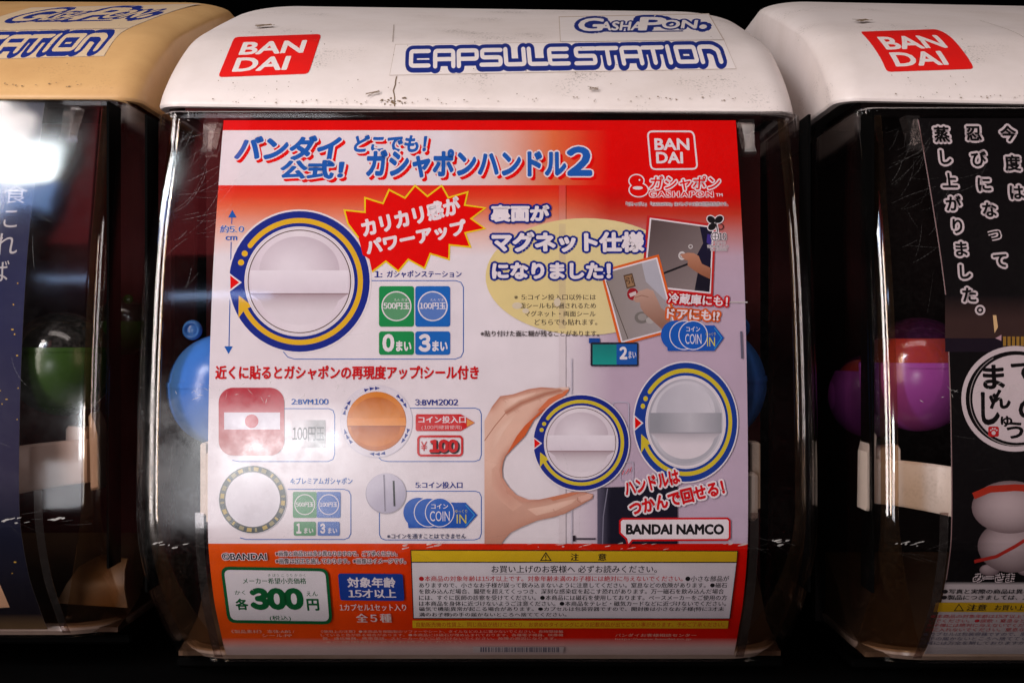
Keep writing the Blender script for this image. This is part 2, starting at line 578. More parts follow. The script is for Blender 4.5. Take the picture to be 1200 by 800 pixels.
def fatten(tris, off):
    """a letter piece made heavier by OFF on every side"""
    x0, y0, x1, y1 = bbox(tris)
    key = (len(tris), round(x1 - x0, 3), round(y1 - y0, 3), round(sum(p[0] - x0 + 2 * (p[1] - y0) for t in tris for p in t), 2), round(off, 3))
    if key not in _ic:
        T = [tuple((p[0] - x0, p[1] - y0) for p in t) for t in tris]
        cnt = {}
        rk = lambda p: (round(p[0], 5), round(p[1], 5))
        for t in T:
            for i in range(3):
                e = (rk(t[i]), rk(t[(i + 1) % 3]))
                k = tuple(sorted(e))
                cnt[k] = cnt.get(k, 0) + 1
        edges = [k for k, c in cnt.items() if c == 1 and k[0] != k[1]]
        near = {}
        for a, b in edges:
            near.setdefault(a, []).append(b); near.setdefault(b, []).append(a)
        shapes = [list(t) for t in T]
        for a, b in edges:
            d = Vector((b[0] - a[0], b[1] - a[1]))
            m = Vector((-d.y, d.x)).normalized() * off
            shapes.append([(a[0] + m.x, a[1] + m.y), (b[0] + m.x, b[1] + m.y), (b[0] - m.x, b[1] - m.y), (a[0] - m.x, a[1] - m.y)])
        for p, q in near.items():
            if len(q) == 2:
                u = Vector((p[0] - q[0][0], p[1] - q[0][1])).normalized(); w_ = Vector((q[1][0] - p[0], q[1][1] - p[1])).normalized()
                if u.dot(w_) > 0.97: continue
            shapes.append([(p[0] + off * math.cos(math.pi * (k + .5) / 3), p[1] + off * math.sin(math.pi * (k + .5) / 3)) for k in range(6)])
        _ic[key] = union(shapes)
    return [tuple((p[0] + x0, p[1] + y0) for p in t) for t in _ic[key]]


def glyphs(body, off=0.0, space=1.0, res=3):
    off = max(0.0, off)
    key = (body, round(off, 3), space)
    if key not in _tc:
        if off > 0:
            glyphs(body, 0, space)
            isl = _tc[(body, 0.0, space, 'islands')]
            out = []
            for k in isl:
                out += fatten(k, off)
            _tc[key] = out
            return out
        wide = [c.isdigit() and c.isascii() for c in body]
        _tcurve.body = ''.join(chr(ord(c) + 0xFEE0) if wd else c for c, wd in zip(body, wide))
        for i, wd in enumerate(wide):
            _tcurve.body_format[i].kerning = -8.0 * (wd + (i + 1 < len(wide) and wide[i + 1]))
        _tcurve.space_character = space
        _tcurve.resolution_u = res
        dg = bpy.context.evaluated_depsgraph_get()
        dg.update()
        me = bpy.data.meshes.new_from_object(_tobj.evaluated_get(dg))
        me.calc_loop_triangles()
        v = [(p.co.x, p.co.y) for p in me.vertices]
        par = list(range(len(v)))

        def find(a):
            while par[a] != a:
                par[a] = par[par[a]]; a = par[a]
            return a
        tl = [tuple(t.vertices) for t in me.loop_triangles]
        for t in tl:
            par[find(t[0])] = find(t[1]); par[find(t[1])] = find(t[2])
        isl = {}
        for t in tl:
            isl.setdefault(find(t[0]), []).append(tuple(v[i] for i in t))
        _tc[key] = [tuple(v[i] for i in t) for t in tl]
        _tc[(body, 0.0, space, 'islands')] = list(isl.values())
        bpy.data.meshes.remove(me)
    return _tc[key]


def bbox(tris):
    xs = [p[0] for t in tris for p in t]; ys = [p[1] for t in tris for p in t]
    return min(xs), min(ys), max(xs), max(ys)


class Print:
    """ink laid on a curved sheet in painting order; finish() makes one mesh per named part"""

    def __init__(self, surf, cuts, step=0.004):
        self.s, self.cuts, self.step = surf, cuts, step
        self.h = 0.1
        self.parts = {}
        self.cur = 'print'

    def part(self, name):
        self.cur = name
        self.parts.setdefault(name, [])

    def add(self, tris, col, grid=0):
        if grid:
            x0, y0, x1, y1 = bbox(tris)
            n = max(1, int((x1 - x0) / grid))
            tris = clip(tris, [x0 + (x1 - x0) * i / n for i in range(1, n)], 0)
        tris = clip(tris, self.cuts, 1)
        self.h += self.step
        self.parts.setdefault(self.cur, []).append((tris, col, self.h))

    def text(self, body, box, col, off=0.022, rot=0.0, outline=None, shadow=None, slant=0.0, space=1.0):
        """BOX: the picture box the upright text fills; ROT: degrees, counter-clockwise; OUTLINE: [(px, colour), ...] widest first"""
        base = glyphs(body, 0.0, space)
        bx0, by0, bx1, by1 = bbox(base)
        x0, y0, x1, y1 = box
        sx, sy = (x1 - x0) / (bx1 - bx0 + 2 * off), (y1 - y0) / (by1 - by0 + 2 * off)
        cx, cy = (x0 + x1) / 2, (y0 + y1) / 2
        ca, sa = math.cos(math.radians(rot)), math.sin(math.radians(rot))
        mx, my = (bx0 + bx1) / 2, (by0 + by1) / 2
        k0 = self.s.kk(cy)

        def place(tris, dx=0, dy=0):
            out = []
            for t in tris:
                q = []
                for px, py in t:
                    u, v = (px - mx) * sx, (py - my) * sy
                    u += slant * v
                    X, Y = cx + u * ca - v * sa + dx, cy - (u * sa + v * ca) + dy
                    if rot == 0: X = 600 + (X - 600) * self.s.kk(Y) / k0
                    q.append((X, Y))
                out.append(tuple(q))
            return out
        sm = math.sqrt(abs(sx * sy))
        if y1 - y0 < 11.6:                            # small type: weight by doubled strokes
            g = glyphs(body, 0, space)
            for px, oc in (outline or []):
                for k in range(4):
                    a = math.pi * k / 2 + .6
                    self.add(place(g, px * math.cos(a), px * math.sin(a)), oc)
            if off * sm < 0.12:
                self.add(place(g), col)
            else:
                for k in (-1, 1):
                    self.add(place(g, k * off * sx * 0.8, k * off * sy * 0.3), col)
            return
        if shadow:
            dx, dy, sc, sw = shadow
            self.add(place(glyphs(body, sw / sm + off, space), dx, dy), sc)
        for px, oc in (outline or []):
            self.add(place(glyphs(body, px / sm + off, space)), oc)
        self.add(place(glyphs(body, off, space)), col)

    def finish(self, parent, mat, prefix=None):
        objs = {}
        for name, layers in self.parts.items():
            V, F, C = [], [], []
            for tris, col, h in layers:
                for t in tris:
                    b = len(V)
                    ps = [self.s.point(p[0], p[1], h) for p in t]
                    n = (Vector(ps[1]) - Vector(ps[0])).cross(Vector(ps[2]) - Vector(ps[0]))
                    if n.length < 1e-7: continue
                    idx = [0, 1, 2] if n.y < 0 else [0, 2, 1]
                    V += ps
                    F.append(tuple(b + i for i in idx))
                    for i in idx:
                        C.append(col(*t[i]) if callable(col) else col)
            if not F: continue
            o = link_mesh(name, V, F, mat, parent)
            if o.data.materials[0] == M['ink']:
                a = o.data.color_attributes.new('ink', 'FLOAT_COLOR', 'CORNER')
                flat = []
                for c in C: flat += [c[0], c[1], c[2], 1.0]
                a.data.foreach_set('color', flat)
            objs[name] = o
        return objs


def cut_lines(y0, y1):
    out, y = [], y0
    while y < y1:
        y += 10 if y < 640 else 4
        out.append(y)
    return out


def sheet(surf, y0, y1, xl, xr, col, name, parent, gridx=1, thick=0.8):
    """the paper itself: front coloured by COL(x, y), with a back a little behind it"""
    ys = [y0] + [c for c in surf.cuts if y0 < c < y1] + [y1]
    V, F, C, fm = [], [], [], []
    nx = gridx
    for y in ys:
        a, b = xl(y), xr(y)
        for i in range(nx + 1):
            x = a + (b - a) * i / nx
            V.append(surf.point(x, y, 0)); C.append(col(x, y))
    n0 = len(V)
    for y in ys:
        a, b = xl(y), xr(y)
        for i in range(nx + 1):
            V.append(surf.point(a + (b - a) * i / nx, y, -thick)); C.append((0.5, 0.48, 0.48))
    for j in range(len(ys) - 1):
        for i in range(nx):
            q = j * (nx + 1) + i
            f = (q, q + nx + 1, q + nx + 2, q + 1)
            F.append(f); F.append(tuple(n0 + k for k in reversed(f)))
        for i in (0, nx):
            q = j * (nx + 1) + i
            f = (q, n0 + q, n0 + q + nx + 1, q + nx + 1)
            F.append(f if i == 0 else tuple(reversed(f)))
    for j in (0, len(ys) - 1):
        for i in range(nx):
            q = j * (nx + 1) + i
            f = (q, q + 1, n0 + q + 1, n0 + q)
            F.append(f if j == 0 else tuple(reversed(f)))
    o = link_mesh(name, V, F, M['ink'], parent)
    a = o.data.color_attributes.new('ink', 'FLOAT_COLOR', 'POINT')
    flat = []
    for c in C: flat += [c[0], c[1], c[2], 1.0]
    a.data.foreach_set('color', flat)
    return o


# ------------------------------------------------------------------ capsule machine
def upath(wd, d, r, back, nf=8, na=9):
    out = [(-wd, back), (-wd, (back + d + r) / 2)]
    for i in range(na + 1):
        a = math.pi / 2 * i / na
        out.append((-wd + r - r * math.cos(a), d + r - r * math.sin(a)))
    for i in range(1, nf):
        out.append((-wd + r + (2 * wd - 2 * r) * i / nf, d))
    out += [(-x, q) for x, q in reversed(out[:2 + na + 1])]
    return out


def loft(levels, back, cap_top=False, cap_bottom=False, close_back=True, flip=False):
    V, F = [], []
    n = None
    for wd, d, r, z in levels:
        p = upath(wd, d, r, back)
        n = len(p)
        V += [(x, q, z + BASE) for x, q in p]
    m = len(levels)
    for j in range(m - 1):
        for i in range(n if close_back else n - 1):
            a, b = j * n + i, j * n + (i + 1) % n
            f = (a, b, b + n, a + n)
            F.append(f if not flip else tuple(reversed(f)))
    if cap_top: F.append(tuple((m - 1) * n + i for i in range(n)))
    if cap_bottom: F.append(tuple(reversed(range(n))))
    return V, F, n


def join(*parts):
    V, F = [], []
    for v, f in parts:
        b = len(V)
        V += v
        F += [tuple(i + b for i in t) for t in f]
    return V, F


def box(x0, x1, d0, d1, z0, z1, bev=0.0):
    """a box with chamfered vertical and horizontal edges"""
    b = bev
    z0 += BASE; z1 += BASE
    if not b:
        V = [(x0, d0, z0), (x1, d0, z0), (x1, d1, z0), (x0, d1, z0), (x0, d0, z1), (x1, d0, z1), (x1, d1, z1), (x0, d1, z1)]
        return V, [(3, 2, 1, 0), (4, 5, 6, 7), (0, 1, 5, 4), (1, 2, 6, 5), (2, 3, 7, 6), (3, 0, 4, 7)]
    V, F = [], []
    for z, ins in ((z0, b), (z0 + b, 0), (z1 - b, 0), (z1, b)):
        c = [(x0 + b, d0), (x1 - b, d0), (x1, d0 + b), (x1, d1 - b), (x1 - b, d1), (x0 + b, d1), (x0, d1 - b), (x0, d0 + b)]
        cx, cd = (x0 + x1) / 2, (d0 + d1) / 2
        sx, sd = 1 - 2 * ins / (x1 - x0), 1 - 2 * ins / (d1 - d0)
        V += [(cx + (x - cx) * sx, cd + (d - cd) * sd, z) for x, d in c]
    for j in range(3):
        for i in range(8):
            a, q = j * 8 + i, j * 8 + (i + 1) % 8
            F.append((a, q, q + 8, a + 8))
    F.append(tuple(range(24, 32))); F.append(tuple(reversed(range(8))))
    return V, F


def ribbon(path, z0, z1, th):
    """an upright strip following PATH = [(x, d)], TH thick"""
    L = stroke_sides(path, th)
    V, F = [], []
    for (a, b) in L:
        V += [(a[0], a[1], z0 + BASE), (b[0], b[1], z0 + BASE), (b[0], b[1], z1 + BASE), (a[0], a[1], z1 + BASE)]
    n = len(L)
    for i in range(n - 1):
        for k in range(4):
            F.append((4 * i + k, 4 * (i + 1) + k, 4 * (i + 1) + (k + 1) % 4, 4 * i + (k + 1) % 4))
    F.append((0, 1, 2, 3)); F.append((4 * n - 1, 4 * n - 2, 4 * n - 3, 4 * n - 4))
    return V, F


def stroke_sides(path, th):
    out = []
    for i, p in enumerate(path):
        a, b = Vector(path[max(0, i - 1)]), Vector(path[min(len(path) - 1, i + 1)])
        d = (b - a).normalized()
        n = Vector((-d.y, d.x)) * th / 2
        p = Vector(p)
        out.append((p + n, p - n))
    return out


def fix_normals(o):
    import bmesh
    bm = bmesh.new(); bm.from_mesh(o.data)
    bmesh.ops.recalc_face_normals(bm, faces=bm.faces)
    bm.to_mesh(o.data); bm.free()
    return o


def offset_front(h):
    s = Surf(FRONT)
    return [(p[0] + n[0] * h, p[1] + n[1] * h) for p, n in zip(s.prof, s.nrm)]


def cover_levels(h, inset):
    out = []
    for i, (d, z) in enumerate(offset_front(h)):
        if i % 3 and i < 40: continue
        t = max(0.0, min(1.0, (-200 - z) / 190))
        r = 30 + 49 * t ** 1.6
        wd = 405 - inset - 9 * t ** 2 - 4 * max(0, (z - 150) / 130)
        out.append((wd, d, max(6, r - inset), z))
    return out


def make_cover(parent, seed):
    A = cover_levels(6.0, 0)
    B = cover_levels(2.5, 3.5)
    Va, Fa, n = loft(A, 300, close_back=False)
    Vb, Fb, n = loft(B, 300, close_back=False, flip=True)
    V, F = join((Va, Fa), (Vb, Fb))
    o = len(Va); m = len(A)
    for i in range(n - 1):
        F.append((i, o + i, o + i + 1, i + 1))
        q = (m - 1) * n
        F.append((q + i, q + i + 1, o + q + i + 1, o + q + i))
    fm = [0] * len(F)
    # scuffs and scratches lie on the outer face
    rnd = random.Random(seed)
    prof = offset_front(6.0)

    def on(x, z):
        for a, b in zip(prof, prof[1:]):
            if a[1] <= z <= b[1] or b[1] <= z <= a[1]:
                t = (z - a[1]) / (b[1] - a[1])
                return (x, a[0] + (b[0] - a[0]) * t - 0.25, z + BASE)
        return (x, prof[0][0], z + BASE)

    def sliver(x, z, ang, ln, wd, k=1):
        if z > 262 or abs(x) > 388: return
        c, s = math.cos(ang), math.sin(ang)
        pts = [(-ln / 2, 0), (0, wd / 2), (ln / 2, 0), (0, -wd / 2)]
        b = len(V)
        for u, v in pts:
            V.append(on(x + u * c - v * s, z + u * s + v * c))
        F.append((b, b + 1, b + 2, b + 3)); fm.append(k)
    def curve(x, z, ang, ln, wd, bend, k=2):          # a long bowed scratch
        n = 7
        for i in range(n):
            sliver(x, z, ang, ln / n * 1.15, wd * (1 - abs(i - n / 2) / n), k)
            x += math.cos(ang) * ln / n; z += math.sin(ang) * ln / n
            ang += bend / n
    for _ in range(48):
        cx = -372 + abs(rnd.gauss(0, 30))
        curve(cx, 190 + rnd.gauss(0, 55), math.radians(35 + rnd.gauss(0, 22)), rnd.uniform(14, 60), rnd.uniform(0.25, 0.8), rnd.gauss(0.35, 0.3))
    for _ in range(26):
        curve(rnd.uniform(-370, 340), rnd.uniform(-210, 250), math.radians(rnd.gauss(-40, 50)), rnd.uniform(10, 60), rnd.uniform(0.2, 0.55), rnd.gauss(0, 0.3))
    for _ in range(46):                                    # worn crease across the cover
        x = rnd.uniform(-385, 385)
        curve(x, -240 + rnd.gauss(0, 5.0) + 4 * math.sin(x / 140.0), math.radians(rnd.gauss(0, 20)), rnd.uniform(5, 40), rnd.uniform(0.25, 0.7), rnd.gauss(0, .3))
    for cx, cz, wd in ((-60, -238, 24), (92, -238, 20), (180, -239, 26), (300, -236, 16), (-366, -236, 20), (352, -233, 14)):
        for _ in range(7):
            x, z = cx + rnd.gauss(0, wd * 0.6), cz + rnd.gauss(0, 2.2)
            if abs(x) > 384: continue
            n = rnd.randint(5, 8)                          # a torn-looking white chip
            b = len(V)
            rx, rz = rnd.uniform(1.0, 7.0), rnd.uniform(0.4, 1.7)
            for q in range(n):
                a = 2 * math.pi * q / n
                k = rnd.uniform(.45, 1.1)
                V.append(on(x + rx * k * math.cos(a), z + rz * k * math.sin(a) + .2 * rx * k * math.cos(a)))
            F.append(tuple(range(b, b + n))); fm.append(1)
    for _ in range(34):                                    # scuffed patch over the red square and beside it
        sliver(-250 + rnd.gauss(0, 70), -60 + rnd.gauss(0, 7), math.radians(rnd.gauss(0, 70)), rnd.uniform(3, 12), rnd.uniform(0.3, 0.8))
    o = link_mesh('clear_cover', V, F, [M[{11: 'cover', 12: 'cover_wavy', 13: 'cover_clean'}[seed]], M['scuff'], M['scratch']], parent, fm, smooth=35)
    return o


LID_TURN = {}


def make_lid(parent, mats, roll):
    # front shell
    lv = [(400, 142, 26, 305), (400, 142, 26, 294), (409, 131, 32, 294), (411, 130, 34, 297)]
    for d, z in LIDP[:-6]:
        t = max(0.0, min(1.0, (z - 520) / 65.0))
        lv.append((411 - 40 * t ** 2.5, d, 34 + max(0, z - 310) * 0.12, z))
    lv.append((330, 800, 60, 585))
    V, F, n = loft(lv, 930, cap_top=True)
    pivot = (0, 200, 355 + BASE)
    V = [(x - 4, d - pivot[1], z - pivot[2]) for x, d, z in V]
    lid = link_mesh('lid', V, F, mats['lid'], parent, smooth=40, loc=tuple(c * S for c in pivot))
    fix_normals(lid)
    lid.rotation_euler = (0, math.radians(roll), 0)
    return lid, pivot


class LidSurf(Surf):
    """lid front; picture positions are turned back by the lid's tilt first"""
    pivot = (0, 0, 0)
    tilt = 0.0

    def point(self, x, y, h=0.0):
        p = Surf.point(self, x, y, h)
        return (p[0] - self.pivot[0], p[1] - self.pivot[1], p[2] - self.pivot[2])


def unroll(x, y, deg, cx=563.0, cy=85.0):
    a = math.radians(deg)
    dx, dy = x - cx, y - cy
    return (cx + dx * math.cos(a) - dy * math.sin(a), cy + dx * math.sin(a) + dy * math.cos(a))


# stroke letters in a 10 x 10 cell, y down
STROKES = {
    'C': [8.8, [[(7.4, 1), (1, 1), (1, 9), (7.4, 9)]]],
    'A': [8.6, [[(1, 9.6), (1, 1), (7.6, 1), (7.6, 9.6)], [(1, 5.6), (7.6, 5.6)]]],
    'P': [8.6, [[(1, 9.6), (1, 1), (7.6, 1), (7.6, 5.6), (1, 5.6)]]],
    'S': [8.6, [[(7.8, 1), (1, 1), (1, 5), (7.6, 5), (7.6, 9), (0.6, 9)]]],
    'U': [8.6, [[(1, 0.6), (1, 9), (7.6, 9), (7.6, 0.6)]]],
    'L': [7.4, [[(1, 0.6), (1, 9), (7, 9)]]],
    'E': [8.2, [[(7.6, 1), (1, 1), (1, 9), (7.6, 9)], [(1, 5), (7.2, 5)]]],
    'T': [8.2, [[(0.2, 1), (7.4, 1)], [(3.9, 1), (3.9, 9.4)]]],
    'I': [3.2, [[(1.2, 0.6), (1.2, 9.4)]]],
    'O': [8.6, [[(1, 1), (7.6, 1), (7.6, 9), (1, 9), (1, 1)]]],
    'N': [8.6, [[(1, 9.4), (1, 1), (5.6, 1), (7.6, 3), (7.6, 9.4)]]],
    ' ': [1.6, []],
}


def cell_word(word, x0, y0, x1, y1, shear=0.0):
    tot = sum(STROKES[c][0] for c in word)
    k = (x1 - x0) / tot
    out, x = [], 0
    for c in word:
        wd, ss = STROKES[c]
        for s in ss:
            out.append([(x0 + (x + px) * k + shear * (5 - py), y0 + (y1 - y0) * py / 10) for px, py in s])
        x += wd
    return out


def make_decals(lid, pivot, roll):
    """maker's emblem, name plate and small script plate, stuck to the lid front"""
    s = LidSurf(LIDP[:-12], -41)
    s.pivot = pivot
    s.crease([2 + .8 * i for i in range(60)] + [52 + 2.5 * i for i in range(34)])
    W_, R_, B_, E_ = 'decal', 'decal_red', 'decal_blue', 'decal_edge'
    dec = {}

    def emit(name, layers):
        V, F, fm, keys = [], [], [], []
        h = 0.5
        for tris, key in layers:
            h += 0.02
            if key not in keys: keys.append(key)
            tris = [tuple(unroll(x, y, -roll) for x, y in t) for t in tris]
            for t in clip(tris, s.cuts, 1):
                ps = [s.point(p[0], p[1], h) for p in t]
                n = (Vector(ps[1]) - Vector(ps[0])).cross(Vector(ps[2]) - Vector(ps[0]))
                if n.length < 1e-7: continue
                b = len(V)
                V += ps
                F.append((b, b + 1, b + 2) if n.y < 0 else (b, b + 2, b + 1))
                fm.append(keys.index(key))
        dec[name] = link_mesh(name, V, F, [M[k] for k in keys], lid, fm)
        dec[name]['keys'] = ','.join(keys)

    # emblem
    q = [(274.5, 44), (376.5, 40.5), (361.5, 87), (255.5, 91)]

    def inq(u, v):
        a = Vector(q[0]).lerp(Vector(q[1]), u); b = Vector(q[3]).lerp(Vector(q[2]), u)
        r = a.lerp(b, v)
        return (r.x, r.y)
    L = [(poly(quad_rr(q, 5)), R_)]
    for word, (a, b, c, d) in (('BAN', (.13, .14, .86, .46)), ('DAI', (.13, .53, .74, .88))):
        g = glyphs(word, 0.03)
        x0, y0, x1, y1 = bbox(g)
        L.append(([tuple(inq(a + (c - a) * (px - x0) / (x1 - x0), d - (d - b) * (py - y0) / (y1 - y0)) for px, py in t) for t in g], 'decal'))
    emit('maker_emblem', L)
    # name plate
    pl = [(463.5, 53), (848, 48), (862.5, 81), (457, 88.5)]
    L = [(poly([(463.0, 52.5), (848.3, 47.5), (863.1, 81.5), (456.5, 89)]), E_), (poly(pl), W_)]
    strokes = []

    def pm(x, y):                                    # plate coordinates 0..100, 0..10 -> picture
        u, v = x / 100, y / 10
        a = Vector((473.0, 57.5)).lerp(Vector((843, 51.5)), u)
        b = Vector((472.0, 82.0)).lerp(Vector((851, 76.5)), u)
        r = a.lerp(b, v)
        return (r.x, r.y)
    for s1 in cell_word('CAPSULE STATION', 1.6, 0.6, 99.6, 9.2):
        strokes.append(s1)
    def fillet(pts, r=2.6):
        if len(pts) < 3: return pts
        out = [pts[0]]
        closed = pts[0] == pts[-1]
        for a, p, b in zip(pts, pts[1:], pts[2:]):
            a, p, b = Vector(a), Vector(p), Vector(b)
            u, v = (a - p), (b - p)
            ru, rv = min(r, u.length / 2), min(r, v.length / 2)
            u, v = p + u.normalized() * ru, p + v.normalized() * rv
            for k in range(5):
                t = k / 4
                q = u * (1 - t) ** 2 + p * 2 * t * (1 - t) + v * t * t
                out.append((q.x, q.y))
        return out + [pts[-1]]
    lines = [fillet([pm(x, y) for x, y in s1]) for s1 in strokes]
    L.append((union(thick_lines(lines, 13.6, n=16) + thick_lines([[(x, y + 1.8) for x, y in l] for l in lines], 13.0, n=16), 1e-4), B_))
    L.append((union(thick_lines(lines, 4.9, n=10), 1e-4), W_))
    emit('name_plate', L)
    # script plate
    pl = [(655, 21), (829, 17.5), (847, 47), (657, 49.5)]
    L = [(poly([(654, 20), (829.8, 16.5), (848.3, 47.0), (656, 49.5)]), E_), (poly(pl), W_)]

    def word(body, x0, y0, x1, y1, off, key, sh=0.18):
        g = glyphs(body, max(0, off))
        g0 = glyphs(body, 0)
        bx0, by0, bx1, by1 = bbox(g0)
        kx, ky = (x1 - x0) / (bx1 - bx0), (y1 - y0) / (by1 - by0)
        L.append(([tuple((x0 + (px - bx0) * kx + sh * (py - by0) * ky, y1 - (py - by0) * ky) for px, py in t) for t in g], key))
    seq = [('G', 677, 22.5, 704, 37), ('ASHA', 702, 26.5, 752, 36.2), ('P', 749, 21.5, 777, 36), ('ON', 775, 24.5, 815, 34), ('.', 820, 30.5, 826, 34)]
    for off, key in ((0.15, B_), (0.03, W_)):
        for b, x0, y0, x1, y1 in seq:
            word(b, x0, y0, x1, y1, off, key)
    for px0, px1 in ((684, 716), (716, 800)):
        L.append((stroke([(px0, 38.2), (px1, 37.2)], 1.2), B_))
    emit('script_plate', L)
    # crack and grime along the lid edge
    rnd = random.Random(3)
    L = []
    pts = [(465, 90)]
    while pts[-1][1] < 122:
        pts.append((pts[-1][0] + rnd.uniform(-1.6, 1.0), pts[-1][1] + rnd.uniform(2, 5)))
    L.append((stroke(pts, 1.3), 'grime'))
    for _ in range(26):
        x, y = 461 + rnd.gauss(0, 7), 120 + rnd.gauss(0, 2.2)
        L.append((disc(x, y, rnd.uniform(.5, 1.8), rnd.uniform(.4, 1.0), n=7), 'grime'))
    pts = [(460, 50), (460.5, 40), (461, 30)]
    L.append((stroke(pts, 0.5), 'grime'))
    for _ in range(70):
        x = rnd.uniform(245, 885)
        L.append((disc(x, 121.5 - (x - 200) * 0.008 + rnd.gauss(0, 1.8), rnd.uniform(.3, 1.6), rnd.uniform(.25, .7), n=7), 'grime'))
    for _ in range(60):
        L.append((disc(rnd.uniform(255, 875), rnd.uniform(34, 116), rnd.uniform(.2, .75), n=7), 'grime'))
    for x0, y0, x1, y1 in ((430, 112, 445, 110), (300, 33, 318, 32), (690, 108, 701, 107)):
        for _ in range(5):
            L.append((stroke([(x0 + rnd.gauss(0, 1.5), y0 + rnd.gauss(0, 1.5)), (x1 + rnd.gauss(0, 1.5), y1 + rnd.gauss(0, 1.5))], 0.5), 'grime'))
    emit('crack', L)
    return dec


def peg(xc):
    """tapered clear peg hanging inside the top of the cover"""
    V, F = [], []
    for z, wd, d0, d1 in ((276, 9, 92, 116), (268, 8, 84, 112), (240, 5.5, 70, 96), (232, 7.5, 66, 94), (229, 7, 67, 92)):
        V += [(xc - wd, d0, z + BASE), (xc + wd, d0, z + BASE), (xc + wd, d1, z + BASE), (xc - wd, d1, z + BASE)]
    for j in range(4):
        for i in range(4):
            a, b = 4 * j + i, 4 * j + (i + 1) % 4
            F.append((a, b, b + 4, a + 4))
    F += [(0, 1, 2, 3), (19, 18, 17, 16)]
    return V, F


def slab(pts, d0, d1, lean=0.0):
    """a flat piece cut along PTS = [(x, z)], with softened front edge"""
    n = len(pts)
    cx = sum(p[0] for p in pts) / n; cz = sum(p[1] for p in pts) / n
    V, F = [], []
    for d, k in ((d0, .90), (d0 + 2.5, 1.0), (d1, 1.0)):
        V += [(cx + (x - cx) * k, d + lean * (x - cx), cz + (z - cz) * (1 - (1 - k) * .5) + BASE) for x, z in pts]
    for q in range(2):
        for i in range(n):
            F.append((q * n + i, q * n + (i + 1) % n, (q + 1) * n + (i + 1) % n, (q + 1) * n + i))
    F += [tuple(range(n)), tuple(reversed(range(2 * n, 3 * n)))]
    return V, F


def full_bracket(sg):
    path = []
    for i in range(25):
        t = i / 24
        x = -398 + 92 * t
        d = 46 + 40 * max(0, (.14 - t) / .14) ** 2 + 6 * math.sin(t * 5.2) - 16 * max(0, (t - .72) / .28) ** 2
        path.append((x, d, -143 - 7 * t ** 1.5, -196 - 13 * t ** 1.3))
    V, F = [], []
    for x, d, zt, zb in path:
        V += [(sg * x, d, zb + 4 + BASE), (sg * x, d, zt - 3 + BASE), (sg * x, d + 3, zt + BASE), (sg * x, d + 9, zt + BASE), (sg * x, d + 9, zb + BASE), (sg * x, d + 3, zb + BASE)]
    m = len(path)
    for i in range(m - 1):
        for k in range(6):
            a, b = 6 * i + k, 6 * i + (k + 1) % 6
            F.append((a, b, b + 6, a + 6))
    F += [(0, 1, 2, 3, 4, 5), tuple(6 * m - 1 - k for k in range(6))]
    fin = [(-403, -204), (-393, -206), (-391, -130), (-390, -114), (-393, -110), (-398, -120), (-402, -136)]
    nub = [(-384, -150), (-356, -150), (-356, -132), (-359, -127), (-378, -129), (-384, -134)]
    parts = [(V, F)]
    for p, d0, d1 in ((fin, 44, 84), (nub, 60, 84)):
        parts.append(slab([(sg * x, z) for x, z in p], d0, d1))
    return join(*parts)


